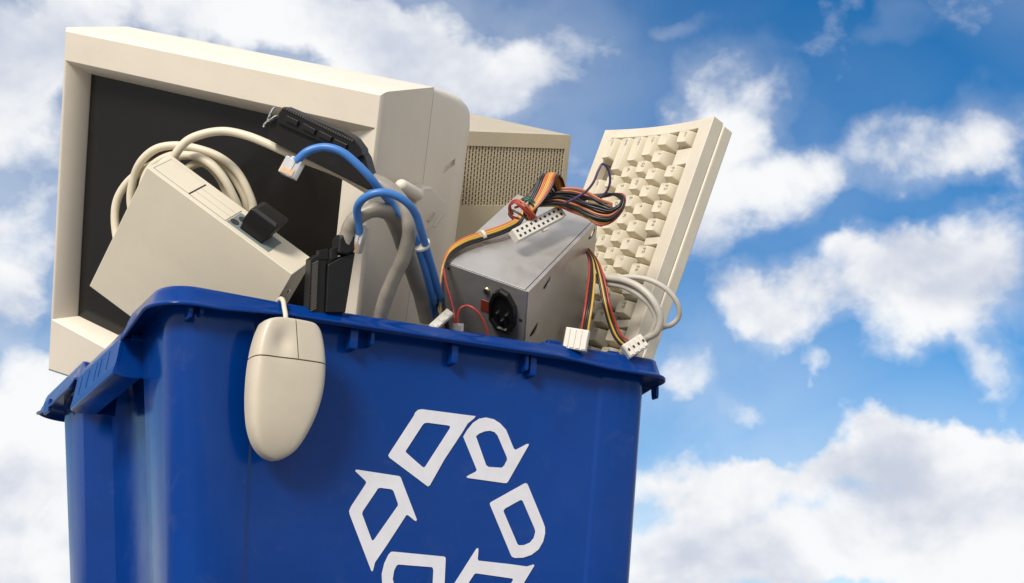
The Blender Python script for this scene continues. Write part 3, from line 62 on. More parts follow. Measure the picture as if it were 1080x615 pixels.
"L_low_hood":[[0.0117,-0.0047],[0.0206,-0.0176],[0.0263,-0.0187],[0.0341,-0.0138],[0.0354,-0.0064],[0.0305,0.0008],[0.0203,0.0005]],
"L_low_pins":[[-0.0096,-0.0068],[-0.0308,0.0294]],
"CAM":[1427.3156,0.51739,0.33273,0.01865,-0.2821,-1.09733,-0.3817]}
scene = bpy.context.scene
C = scene.collection
R = math.radians

# ---------------------------------------------------------------- camera
f_px, yaw, pitch, roll = DATA['CAM'][:4]
loc = Vector(DATA['CAM'][4:7])
fw = Vector((math.sin(yaw)*math.cos(pitch), math.cos(yaw)*math.cos(pitch), math.sin(pitch)))
r0 = Vector((math.cos(yaw), -math.sin(yaw), 0)); u0 = r0.cross(fw)
rt = r0*math.cos(roll) + u0*math.sin(roll); up = u0*math.cos(roll) - r0*math.sin(roll)
cam_data = bpy.data.cameras.new('camera')
cam_data.sensor_width = 36.0; cam_data.lens = 36.0*f_px/1080.0
cam_data.clip_start = 0.02; cam_data.clip_end = 3000
cam_ob = bpy.data.objects.new('camera', cam_data); C.objects.link(cam_ob)
m = Matrix((rt, up, -fw)).transposed().to_4x4(); m.translation = loc
cam_ob.matrix_world = m
scene.camera = cam_ob
scene.view_settings.view_transform = 'Standard'; scene.view_settings.look = 'None'
scene.view_settings.gamma = 1; scene.view_settings.exposure = 0.0; scene.view_settings.use_curve_mapping = False

# ---------------------------------------------------------------- sun and sky
SUN_DIR = Vector((-0.70, -0.53, 0.47)).normalized()      # towards the sun
sun_el = math.asin(SUN_DIR.z); sun_az = math.atan2(SUN_DIR.x, SUN_DIR.y)
sd = bpy.data.lights.new('sun', 'SUN'); sd.energy = 3.7; sd.angle = R(17); sd.color = (1.0, 0.95, 0.885)
so = bpy.data.objects.new('sun', sd); C.objects.link(so)
so.rotation_euler = (-SUN_DIR).to_track_quat('-Z', 'Y').to_euler()

world = bpy.data.worlds.new('World'); scene.world = world; world.use_nodes = True
NT = world.node_tree; NT.nodes.clear()
def wn(t, **kw):
    n = NT.nodes.new(t)
    for k, v in kw.items(): setattr(n, k, v)
    return n
def wmath(op, a, b=None, clamp=False):
    n = wn('ShaderNodeMath', operation=op, use_clamp=clamp)
    for i, v in enumerate((a, b)):
        if v is None: continue
        if isinstance(v, (int, float)): n.inputs[i].default_value = v
        else: NT.links.new(v, n.inputs[i])
    return n.outputs[0]
def wrange(v, a, b, c, d, kind='SMOOTHSTEP'):
    n = wn('ShaderNodeMapRange', interpolation_type=kind)
    NT.links.new(v, n.inputs[0])
    for i, x in enumerate((a, b, c, d)): n.inputs[i+1].default_value = x
    return n.outputs[0]
def wmix(fac, a, b):
    n = wn('ShaderNodeMix', data_type='RGBA')
    if isinstance(fac, (int, float)): n.inputs[0].default_value = fac
    else: NT.links.new(fac, n.inputs[0])
    for i, v in ((6, a), (7, b)):
        if isinstance(v, tuple): n.inputs[i].default_value = v + (1,)
        else: NT.links.new(v, n.inputs[i])
    return n.outputs[2]
tc = wn('ShaderNodeTexCoord'); DIR = tc.outputs['Generated']
sky = wn('ShaderNodeTexSky', sky_type='NISHITA'); sky.sun_disc = False
sky.sun_elevation = sun_el; sky.sun_rotation = sun_az; sky.air_density = 1.0; sky.dust_density = 0.3; sky.ozone_density = 2.0
sepd = wn('ShaderNodeSeparateXYZ'); NT.links.new(DIR, sepd.inputs[0])
AZ = wmath('ARCTAN2', sepd.outputs[0], sepd.outputs[1]); EL = wmath('ARCSINE', sepd.outputs[2])
AE = wn('ShaderNodeCombineXYZ'); NT.links.new(AZ, AE.inputs[0]); NT.links.new(EL, AE.inputs[1]); AE = AE.outputs[0]
def fbm(scale, detail, offset=(0, 0, 0), rough=0.55, dist=0.0, stretch=(1, 1, 1.25)):
    mp = wn('ShaderNodeMapping'); mp.inputs['Location'].default_value = offset; mp.inputs['Scale'].default_value = stretch
    NT.links.new(DIR, mp.inputs[0])
    n = wn('ShaderNodeTexNoise'); n.inputs['Scale'].default_value = scale; n.inputs['Detail'].default_value = detail
    n.inputs['Roughness'].default_value = rough; n.inputs['Distortion'].default_value = dist
    NT.links.new(mp.outputs[0], n.inputs[0]); return n.outputs[0]
# drifting edges: the bank shapes are pushed about by slow turbulence
wnz = wn('ShaderNodeTexNoise'); wnz.inputs['Scale'].default_value = 9.0; wnz.inputs['Detail'].default_value = 5; wnz.inputs['Roughness'].default_value = 0.55
NT.links.new(DIR, wnz.inputs[0])
wv = wn('ShaderNodeVectorMath', operation='MULTIPLY_ADD'); NT.links.new(wnz.outputs['Color'], wv.inputs[0])
wv.inputs[1].default_value = (0.16, 0.12, 0); NT.links.new(AE, wv.inputs[2])
wv2 = wn('ShaderNodeVectorMath', operation='ADD'); NT.links.new(wv.outputs[0], wv2.inputs[0]); wv2.inputs[1].default_value = (-0.08, -0.06, 0)
AEW = wv2.outputs[0]
# the cloud banks of this day: azimuth, elevation, half widths (degrees) and strength
CLOUDS = [(7.84, 25.28, 3.55, 3.61, 0.85),
          (9.95, 28.65, 2.29, 1.61, 0.5),
          (6.66, 27.69, 2.72, 2.01, 0.6),
          (14.69, 29.55, 3.69, 1.81, 0.75),
          (19.49, 29.71, 4.62, 2.21, 0.85),
          (23.98, 29.66, 4.16, 2.41, 0.8),
          (25.89, 27.42, 3.62, 2.01, 0.75),
          (29.46, 27.92, 2.95, 2.01, 0.45),
          (32.6, 28.53, 3.2, 2.81, 0.22),
          (32.17, 23.79, 2.19, 2.41, 0.35),
          (8.57, 19.12, 2.12, 2.01, 0.85),
          (8.55, 16.65, 1.89, 1.4, 0.6),
          (9.4, 13.14, 2.47, 2.21, 0.95),
          (9.96, 10.38, 3.06, 2.01, 0.75),
          (10.92, 7.12, 3.44, 2.21, 1.0),
          (39.87, 26.94, 2.34, 1.61, 0.55),
          (39.34, 24.62, 2.74, 1.93, 0.7),
          (37.77, 22.51, 2.17, 2.01, 0.5),
          (42.01, 22.9, 2.35, 1.36, 0.55),
          (44.58, 24.01, 2.29, 1.12, 0.55),
          (47.19, 25.76, 2.14, 0.96, 0.5),
          (48.61, 23.62, 2.37, 1.04, 0.5),
          (51.29, 24.71, 2.12, 1.69, 0.7),
          (46.74, 29.98, 1.85, 0.56, 0.15),
          (37.46, 29.65, 1.11, 0.48, 0.3),
          (38.45, 29.91, 2.78, 1.61, 0.08),
          (41.15, 18.34, 2.11, 1.61, 0.85),
          (39.24, 18.81, 1.87, 1.04, 0.5),
          (46.23, 19.22, 2.81, 1.69, 0.85),
          (50.28, 18.95, 2.63, 1.93, 0.9),
          (48.39, 17.13, 2.69, 1.04, 0.6),
          (50.92, 15.48, 1.08, 1.2, 0.55),
          (44.32, 20.4, 1.2, 0.56, 0.35),
          (42.61, 15.53, 0.83, 0.64, 0.45),
          (38.95, 14.22, 1.33, 0.8, 0.5),
          (36.35, 16.25, 1.76, 1.12, 0.65),
          (37.35, 15.16, 1.16, 0.64, 0.3),
          (40.72, 13.44, 0.74, 0.4, 0.3),
          (36.86, 11.42, 2.7, 1.28, 0.9),
          (39.05, 11.4, 2.05, 1.04, 0.6),
          (45.23, 11.06, 1.64, 0.8, 0.35),
          (42.2, 11.65, 2.13, 1.04, 0.85),
          (46.3, 12.74, 2.96, 1.12, 0.95),
          (49.61, 12.26, 2.71, 1.28, 0.95),
          (50.57, 11.02, 1.64, 1.61, 0.7),
          (39.37, 9.46, 2.85, 1.04, 0.55),
          (41.25, 8.3, 3.45, 1.45, 0.95),
          (44.99, 7.68, 3.44, 1.28, 0.9),
          (47.69, 9.29, 3.46, 1.69, 0.9),
          (44.02, 9.96, 2.24, 0.8, 0.5),
          (36.19, 7.93, 2.68, 1.85, 0.95),
          (49.69, 7.57, 2.67, 1.69, 0.85),
          (47.3, 11.17, 2.05, 1.04, 0.6)]
acc = None
for az, el, ra, re, amp in CLOUDS:
    v = wn('ShaderNodeVectorMath', operation='MULTIPLY_ADD'); NT.links.new(AEW, v.inputs[0])
    v.inputs[1].default_value = (1/R(ra), 1/R(re), 0); v.inputs[2].default_value = (-az/ra, -el/re, 0)
    l = wn('ShaderNodeVectorMath', operation='LENGTH'); NT.links.new(v.outputs[0], l.inputs[0])
    b = wrange(l.outputs['Value'], 0.15, 1.75, amp, 0.0)
    acc = b if acc is None else wmath('ADD', acc, b)
banks = wmath('MINIMUM', wmath('MULTIPLY', acc, 1.28), 1.45)
wide = wrange(fbm(2.1, 3, (3.1, 1.7, 0.4)), 0.30, 0.52, 0.1, 1.0)
vv = wn('ShaderNodeVectorMath', operation='MULTIPLY_ADD'); NT.links.new(AE, vv.inputs[0])
vv.inputs[1].default_value = (1/R(30), 1/R(20), 0); vv.inputs[2].default_value = (-29.6/30, -19/20, 0)
ll = wn('ShaderNodeVectorMath', operation='LENGTH'); NT.links.new(vv.outputs[0], ll.inputs[0])
here = wrange(ll.outputs['Value'], 0.75, 1.3, 1.0, 0.0)
cover = wmath('ADD', wmath('MULTIPLY', banks, here), wmath('MULTIPLY', wide, wmath('SUBTRACT', 1.0, here)))
def density(off):
    a = fbm(11.0, 9, off, 0.55, 0.4); b = fbm(30.0, 8, (off[0]+5, off[1], off[2]), 0.55, 0.2)
    return wmath('ADD', wmath('MULTIPLY', a, 0.72), wmath('MULTIPLY', b, 0.28))
n0 = density((0, 0, 0)); n1 = density((0.004, -0.004, 0.016))
l0 = fbm(9.0, 4, (2.2, 0.3, 1.1), 0.5, 0.3); l1 = fbm(9.0, 4, (2.215, 0.285, 1.165), 0.5, 0.3)
dens = wmath('ADD', cover, wmath('MULTIPLY', wmath('SUBTRACT', n0, 0.5), 2.3))
mask = wrange(dens, 0.14, 1.12, 0.0, 1.0)
hz = None
for az, el, ra, re, amp in [(8.03, 21.52, 14.24, 13.25, 0.42), (10.94, 11.21, 8.18, 10.04, 0.5), (22.26, 28.58, 12.8, 4.82, 0.45), (30.37, 26.95, 6.76, 4.42, 0.22), (40.76, 23.17, 8.3, 5.62, 0.12), (37.14, 14.57, 8.3, 5.62, 0.28), (42.82, 9.03, 13.41, 5.22, 0.42)]:
    v = wn('ShaderNodeVectorMath', operation='MULTIPLY_ADD'); NT.links.new(AE, v.inputs[0])
    v.inputs[1].default_value = (1/R(ra), 1/R(re), 0); v.inputs[2].default_value = (-az/ra, -el/re, 0)
    l = wn('ShaderNodeVectorMath', operation='LENGTH'); NT.links.new(v.outputs[0], l.inputs[0])
    b = wrange(l.outputs['Value'], 0.1, 1.7, amp, 0.0)
    hz = b if hz is None else wmath('MAXIMUM', hz, b)
veil = wmath('MAXIMUM', wrange(cover, 0.0, 1.2, 0.0, 0.60, 'LINEAR'), wmath('MULTIPLY', hz, wrange(l0, 0.25, 0.6, 0.6, 1.0)))
mask = wmath('MAXIMUM', mask, veil)
relief = wmath('ADD', wmath('MULTIPLY', wmath('SUBTRACT', n0, n1), 2.5), wmath('MULTIPLY', wmath('SUBTRACT', l0, l1), 2.6))
soft = fbm(6.0, 4, (1.3, 4.0, 2.2), 0.5)
bright = wrange(wmath('ADD', relief, wmath('ADD', 0.74, wmath('MULTIPLY', wmath('SUBTRACT', soft, 0.5), 1.5))), -0.35, 1.15, 0.08, 1.0)
# Nishita blue, a little deeper and more saturated
hs = wn('ShaderNodeHueSaturation'); hs.inputs['Hue'].default_value = 0.502; hs.inputs['Saturation'].default_value = 1.45; hs.inputs['Value'].default_value = 1.22
NT.links.new(sky.outputs[0], hs.inputs['Color'])
cloud_col = wmix(bright, (5.6, 6.1, 7.3), (9.5, 9.6, 9.7))
low_air = wmix(wrange(EL, 0.0, 0.16, 0.85, 0.0), hs.outputs[0], (6.2, 7.3, 8.8))      # pale air near the horizon
col = wmix(mask, low_air, cloud_col)
bg = wn('ShaderNodeBackground'); bg.inputs[1].default_value = 0.1
NT.links.new(col, bg.inputs[0])
wo = wn('ShaderNodeOutputWorld'); NT.links.new(bg.outputs[0], wo.inputs[0])

# ---------------------------------------------------------------- materials
def mat(name, base, rough=0.45, metal=0.0, spec=0.5, bump=0.0, bscale=600.0, var=0.0, vscale=20.0, rvar=0.0, trans=0.0, coat=0.0, sss=0.0, dust=0.0):
    M = bpy.data.materials.new(name); M.use_nodes = True; nt = M.node_tree; B = nt.nodes['Principled BSDF']
    B.inputs['Base Color'].default_value = (*base, 1); B.inputs['Roughness'].default_value = rough
    B.inputs['Metallic'].default_value = metal; B.inputs['Specular IOR Level'].default_value = spec
    B.inputs['Transmission Weight'].default_value = trans; B.inputs['Coat Weight'].default_value = coat
    if sss: B.inputs['Subsurface Weight'].default_value = sss; B.inputs['Subsurface Radius'].default_value = (0.004, 0.003, 0.002)
    tcn = nt.nodes.new('ShaderNodeTexCoord')
    if var or rvar or dust:
        n = nt.nodes.new('ShaderNodeTexNoise'); n.inputs['Scale'].default_value = vscale; n.inputs['Detail'].default_value = 6; n.inputs['Roughness'].default_value = 0.65
        nt.links.new(tcn.outputs['Object'], n.inputs[0])
        if var:
            mr = nt.nodes.new('ShaderNodeMapRange'); nt.links.new(n.outputs[0], mr.inputs[0])
            mr.inputs[1].default_value = 0.3; mr.inputs[2].default_value = 0.7; mr.inputs[3].default_value = 1-var; mr.inputs[4].default_value = 1+var
            mx = nt.nodes.new('ShaderNodeMix'); mx.data_type = 'RGBA'; mx.blend_type = 'MULTIPLY'; mx.inputs[0].default_value = 1
            mx.inputs[6].default_value = (*base, 1); nt.links.new(mr.outputs[0], mx.inputs[7]); nt.links.new(mx.outputs[2], B.inputs['Base Color'])
        if rvar:
            n2 = nt.nodes.new('ShaderNodeTexNoise'); n2.inputs['Scale'].default_value = vscale*2.7; n2.inputs['Detail'].default_value = 5
            nt.links.new(tcn.outputs['Object'], n2.inputs[0])
            m2 = nt.nodes.new('ShaderNodeMapRange'); nt.links.new(n2.outputs[0], m2.inputs[0])
            m2.inputs[1].default_value = 0.3; m2.inputs[2].default_value = 0.7; m2.inputs[3].default_value = rough-rvar; m2.inputs[4].default_value = rough+rvar
            nt.links.new(m2.outputs[0], B.inputs['Roughness'])
    if dust:
        # faint dirt and handling marks with a shape of their own
        n4 = nt.nodes.new('ShaderNodeTexNoise'); n4.inputs['Scale'].default_value = 34; n4.inputs['Detail'].default_value = 9; n4.inputs['Roughness'].default_value = 0.72; n4.inputs['Distortion'].default_value = 0.6
        nt.links.new(tcn.outputs['Object'], n4.inputs[0])
        m4 = nt.nodes.new('ShaderNodeMapRange'); m4.interpolation_type = 'SMOOTHSTEP'; nt.links.new(n4.outputs[0], m4.inputs[0])
        m4.inputs[1].default_value = 0.54; m4.inputs[2].default_value = 0.74; m4.inputs[3].default_value = 0; m4.inputs[4].default_value = dust*2.2
        x4 = nt.nodes.new('ShaderNodeMix'); x4.data_type = 'RGBA'; nt.links.new(m4.outputs[0], x4.inputs[0])
        src_ = B.inputs['Base Color'].links[0].from_socket; nt.links.new(src_, x4.inputs[6])
        x4.inputs[7].default_value = (0.10, 0.13, 0.22, 1) if base[2] > base[0] else (0.42, 0.33, 0.20, 1)
        nt.links.new(x4.outputs[2], B.inputs['Base Color'])
    if bump:
        n = nt.nodes.new('ShaderNodeTexNoise'); n.inputs['Scale'].default_value = bscale; n.inputs['Detail'].default_value = 3
        nt.links.new(tcn.outputs['Object'], n.inputs[0])
        bp = nt.nodes.new('ShaderNodeBump'); bp.inputs['Strength'].default_value = bump; bp.inputs['Distance'].default_value = 0.001
        nt.links.new(n.outputs[0], bp.inputs['Height']); nt.links.new(bp.outputs[0], B.inputs['Normal'])
    return M
M = {
 'blue': mat('blue_polypropylene', (0.0003, 0.034, 0.195), 0.16, spec=0.24, dust=0.05, bump=0.05, bscale=300, var=0.10, vscale=9, rvar=0.06),
 'white_print': mat('white_screen_print', (0.66, 0.64, 0.66), 0.5, var=0.05, vscale=60),
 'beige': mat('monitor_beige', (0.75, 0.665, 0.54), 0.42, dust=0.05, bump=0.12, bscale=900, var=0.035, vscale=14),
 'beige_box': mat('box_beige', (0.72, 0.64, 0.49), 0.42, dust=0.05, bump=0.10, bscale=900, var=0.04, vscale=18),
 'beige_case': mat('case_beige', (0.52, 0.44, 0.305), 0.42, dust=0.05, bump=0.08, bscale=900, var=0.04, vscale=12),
 'beige_key': mat('keyboard_beige', (0.62, 0.55, 0.43), 0.42, dust=0.05, bump=0.12, bscale=900, var=0.05, vscale=30),
 'keycap': mat('keycap_cream', (0.61, 0.54, 0.40), 0.42, bump=0.06, bscale=900, var=0.05, vscale=40),
 'key_bed': mat('key_gap_shade', (0.13, 0.105, 0.07), 0.6),  # far darker than the keys, painting in the shade of the gaps
 'grille_back': mat('brown_grille_shade', (0.10, 0.08, 0.055), 0.7),  # dark brown painted in for the shade behind the slots
 'legend': mat('legend_ink', (0.26, 0.215, 0.155), 0.6),
 'mouse': mat('mouse_beige', (0.56, 0.485, 0.37), 0.40, bump=0.10, bscale=1100, var=0.04, vscale=40),
 'screen': mat('dark_crt_glass', (0.012, 0.0112, 0.0105), 0.20, spec=0.45, rvar=0.06, vscale=6),
 'gap_shade': mat('dark_gap', (0.03, 0.027, 0.022), 0.7),  # near-black fill that puts shade into narrow gaps
 'steel': mat('galvanised_steel', (0.56, 0.525, 0.485), 0.40, metal=0.74, bump=0.03, bscale=500, var=0.06, vscale=25, rvar=0.08),
 'inside_shade': mat('dark_inside', (0.02, 0.02, 0.02), 0.7),  # near-black standing in for shade inside holes, slots and the box
 'chrome': mat('bright_metal', (0.75, 0.74, 0.70), 0.2, metal=1.0),
 'brass': mat('yellowish_screw', (0.62, 0.52, 0.30), 0.3, metal=1.0),
 'black': mat('black_plastic', (0.008, 0.0072, 0.0068), 0.45, spec=0.35, bump=0.10, bscale=700, var=0.2, vscale=60),
 'black_gloss': mat('black_socket', (0.010, 0.009, 0.009), 0.3),
 'red_switch': mat('red_switch', (0.20, 0.028, 0.012), 0.45),
 'nylon': mat('white_nylon', (0.66, 0.615, 0.53), 0.42, var=0.05, vscale=80, sss=0.15),
 'clear': mat('clear_plastic', (0.86, 0.85, 0.83), 0.15, trans=0.55),
 'gold': mat('gold_contacts', (0.52, 0.34, 0.20), 0.4, metal=0.3),
 'cream_cable': mat('cream_cable', (0.66, 0.58, 0.43), 0.45, var=0.04, vscale=60),
 'grey_cable': mat('grey_cable', (0.29, 0.255, 0.205), 0.40, var=0.10, vscale=45, bump=0.22, bscale=130),
 'lightgrey_cable': mat('pale_grey_cable', (0.48, 0.44, 0.37), 0.45, var=0.06, vscale=70),
 'blue_cable': mat('blue_cable', (0.045, 0.175, 0.48), 0.4, var=0.06, vscale=90),
 'teal': mat('grey_green_port_plate', (0.18, 0.22, 0.22), 0.5),
 'ground': mat('pale_concrete', (0.24, 0.23, 0.215), 0.85, bump=0.3, bscale=40, var=0.15, vscale=3),
}
for nm, c in (('black', (0.012, 0.010, 0.010)), ('red', (0.36, 0.035, 0.02)), ('orange', (0.50, 0.135, 0.035)), ('yellow', (0.54, 0.32, 0.045)), ('purple', (0.07, 0.04, 0.11)),
              ('brown', (0.10, 0.04, 0.022)), ('grey', (0.22, 0.20, 0.19)), ('green', (0.03, 0.09, 0.05))):
    M['w_'+nm] = mat(nm+'_wire', c, 0.4)

# ---------------------------------------------------------------- helpers
def frame(name):
    F = DATA['F_'+name]; return Matrix((F[0], F[1], F[2], (0, 0, 0, 1)))
def thing(name, label, cat, mw=None, group=None):
    o = bpy.data.objects.new(name, None); C.objects.link(o); o.empty_display_size = 0.02
    if mw is not None: o.matrix_world = mw
    o['label'] = label; o['category'] = cat
    if group: o['group'] = group
    return o
def link(name, me, m, parent=None, label=None, bevel=0.0, seg=2, angle=35):
    if m is not None and not me.materials: me.materials.append(m)
    o = bpy.data.objects.new(name, me); C.objects.link(o)
    if parent: o.parent = parent
    if label: o['label'] = label
    if bevel:
        b = o.modifiers.new('edge', 'BEVEL'); b.width = bevel; b.segments = seg; b.limit_method = 'ANGLE'; b.angle_limit = R(30); b.harden_normals = True
    return o
def finish(me, angle=35):
    for p in me.polygons: p.use_smooth = True
    me.set_sharp_from_angle(angle=R(angle)); return me
def mesh(name, vs, fs, angle=35, fix=True):
    me = bpy.data.meshes.new(name); me.from_pydata([tuple(v) for v in vs], [], fs)
    if fix:
        bm = bmesh.new(); bm.from_mesh(me); bmesh.ops.recalc_face_normals(bm, faces=bm.faces); bm.to_mesh(me); bm.free()
    me.update(); return finish(me, angle)
class MB:
    def __init__(s): s.v = []; s.f = []
    def add(s, vs, fs):
        n = len(s.v); s.v += [tuple(v) for v in vs]; s.f += [tuple(i+n for i in f) for f in fs]
    def box(s, a, b):
        x0, y0, z0 = a; x1, y1, z1 = b
        s.add([(x0,y0,z0),(x1,y0,z0),(x1,y1,z0),(x0,y1,z0),(x0,y0,z1),(x1,y0,z1),(x1,y1,z1),(x0,y1,z1)],
              [(0,3,2,1),(4,5,6,7),(0,1,5,4),(1,2,6,5),(2,3,7,6),(3,0,4,7)])
    def rings(s, rings, cap0=True, cap1=True):
        n = len(rings[0]); base = len(s.v); 
        for r in rings: s.v += [tuple(p) for p in r]
        for k in range(len(rings)-1):
            a = base+k*n; b = a+n
            for i in range(n): s.f.append((a+i, a+(i+1) % n, b+(i+1) % n, b+i))
        if cap0: s.f.append(tuple(base+i for i in reversed(range(n))))
        if cap1: s.f.append(tuple(base+(len(rings)-1)*n+i for i in range(n)))
    def cyl(s, c, axis, r, h, n=20, r2=None):
        axis = Vector(axis).normalized(); c = Vector(c)
        a = axis.orthogonal().normalized(); b = axis.cross(a); r2 = r if r2 is None else r2
        s.rings([[c+(a*math.cos(t)+b*math.sin(t))*q+axis*hh for t in [2*math.pi*i/n for i in range(n)]] for q, hh in ((r, 0), (r2, h))])
    def mesh(s, name, angle=35): return mesh(name, s.v, s.f, angle)
def box(name, a, b, m, parent, bevel=0.0012, label=None, seg=2):
    k = MB(); k.box(a, b); return link(name, k.mesh(name), m, parent, label, bevel, seg)
def prism(poly, z0, z1):
    k = MB(); k.rings([[(x, y, z0) for x, y in poly], [(x, y, z1) for x, y in poly]]); return k
def smooth_path(pts, per=9):
    P = [Vector(p) for p in pts]; P = [P[0]*2-P[1]] + P + [P[-1]*2-P[-2]]; out = []
    for i in range(1, len(P)-2):
        p0, p1, p2, p3 = P[i-1:i+3]
        d1 = max((p1-p0).length**.5, 1e-4); d2 = max((p2-p1).length**.5, 1e-4); d3 = max((p3-p2).length**.5, 1e-4)
        m1 = (p1-p0)/d1 - (p2-p0)/(d1+d2) + (p2-p1)/d2; m2 = (p2-p1)/d2 - (p3-p1)/(d2+d3) + (p3-p2)/d3
        m1 *= d2; m2 *= d2
        for k in range(per):
            t = k/per; t2 = t*t; t3 = t2*t
            out.append(p1*(2*t3-3*t2+1) + m1*(t3-2*t2+t) + p2*(-2*t3+3*t2) + m2*(t3-t2))
    out.append(P[-2]); return out
def tube_into(k, pts, r, n=10, per=9, flat=1.0, wob=0.0):
    P = smooth_path(pts, per); T = []
    for i in range(len(P)): T.append((P[min(i+1, len(P)-1)]-P[max(i-1, 0)]).normalized())
    a = T[0].orthogonal().normalized(); rings = []
    for i, p in enumerate(P):
        a = (a - T[i]*a.dot(T[i])).normalized(); b = T[i].cross(a)
        r_ = r*(1+wob*(math.sin(i*.37)+.6*math.sin(i*.91+1)))
        rings.append([p+(a*math.cos(2*math.pi*j/n)+b*math.sin(2*math.pi*j/n)*flat)*r_ for j in range(n)])
    k.rings(rings)
def tube(name, pts, r, m, parent=None, n=10, per=9, label=None, flat=1.0):
    k = MB(); tube_into(k, pts, r, n, per, flat); return link(name, k.mesh(name, 60), m, parent, label)
def cut(o, cutters):
    """take the given closed meshes out of o, for good"""
    me = o.data
    for cm in cutters:
        co = bpy.data.objects.new('cutter', cm); C.objects.link(co); co.matrix_world = o.matrix_world
        if o.parent: co.parent = o.parent; co.matrix_parent_inverse.identity(); co.matrix_basis = o.matrix_basis.copy()
        b = o.modifiers.new('cut', 'BOOLEAN'); b.object = co; b.operation = 'DIFFERENCE'; b.solver = 'EXACT'
        bpy.context.view_layer.update()
        new = bpy.data.meshes.new_from_object(o.evaluated_get(bpy.context.evaluated_depsgraph_get()))
        o.modifiers.remove(b); o.data = new; bpy.data.objects.remove(co)
    return o
def inv(o): return o.matrix_world.inverted()

# ---------------------------------------------------------------- ground
gm = mesh('ground', [(-800, -800, -.5), (800, -800, -.5), (800, 800, -.5), (-800, 800, -.5)], [(0, 1, 2, 3)])
g = link('ground', gm, M['ground']); g['kind'] = 'structure'; g['label'] = 'pale concrete ground under the blue bin'

# ---------------------------------------------------------------- the bin
BW, BD, TAP, INS = 0.52, 0.4937, math.tan(R(4.56)), 0.0097
bin_o = thing('recycling_bin', 'tall blue plastic bin with white recycling arrows, full of old computer parts', 'recycling bin', Matrix.Translation((0, 0, -0.5)))
inv_bin = Matrix.Translation((0, 0, 0.5))
def binlink(name, k, m, label=None, bevel=0, angle=35, seg=2):
    me = k.mesh(name, angle); me.transform(inv_bin); return link(name, me, m, bin_o, label, bevel, seg)
def tilt(x):      # the rim climbs a little towards the right
    return .026*max(0.0, x-.12)
def outline(inset, z, wall=0.0, depth=0.030, step=0.003):
    """plan outline of the body: corner posts, recessed side panels, slightly recessed front and back panels"""
    i = inset + TAP*(-z) + wall; rr = 0.030; rs = 0.014; y0, y1 = 0.116, 0.345
    x0, x1, ya, yb = inset+.140*(-z)+wall, BW-inset+.003-.045*(-z)-wall, i, BD-i-.034
    fa, fb = 0.088+0.064*(-z), BW-0.064-0.045*(-z)
    s = step; d = depth; pts = []
    def arc(cx, cy, a0, rr=0.030):
        for q in range(9):
            t = R(a0+q*90/8); pts.append((cx+rr*math.cos(t), cy+rr*math.sin(t), z))
    def soft(pa, pb, n=3):
        for q in range(n+1):
            t = q/n; e = t*t*(3-2*t); pts.append((pa[0]+(pb[0]-pa[0])*t, pa[1]+(pb[1]-pa[1])*e, z))
    arc(x0+rr, ya+rr, 180)
    soft((fa-.004, ya), (fa+.002, ya+s)); soft((fb-.002, ya+s), (fb+.003, ya))
    arc(x1-rs, ya+rs, 270, rs)
    for (x, y) in ((x1, y0-.010), (x1-.003, y0-.002), (x1-d, y0+.010), (x1-d, y1-.010), (x1-.003, y1+.002), (x1, y1+.010)): pts.append((x, y, z))
    arc(x1-rs, yb-rs, 0, rs)
    soft((fb+.003, yb), (fb-.002, yb-s)); soft((fa+.002, yb-s), (fa-.004, yb))
    arc(x0+rr, yb-rr, 90)
    for (x, y) in ((x0, y1+.010), (x0+.003, y1+.002), (x0+d, y1-.010), (x0+d, y0+.010), (x0+.003, y0-.002), (x0, y0-.010)): pts.append((x, y, z))
    if z > -.0065: pts = [(x, y, zz+tilt(x)) for x, y, zz in pts]
    return pts
k = MB()
zs = [-.006, -.03, -.08, -.14, -.20, -.27, -.34, -.42, -.49, -.4995]
outer = [outline(INS, z) for z in zs]; outer[-1] = outline(INS+.008, zs[-1])
inner = [outline(INS, z, 0.003) for z in (-.485, -.34, -.2, -.06, -.006)]
k.rings(outer + [outline(INS+.02, -.4985)][:0], cap0=False, cap1=True)
k.rings(inner, cap0=True, cap1=False)
n = len(outer[0])
a0, b0 = 0, len(zs)*n+4*n
for i in range(n): k.f.append((a0+i, a0+(i+1) % n, b0+(i+1) % n, b0+i))
binlink('body', k, M['blue'], angle=40)

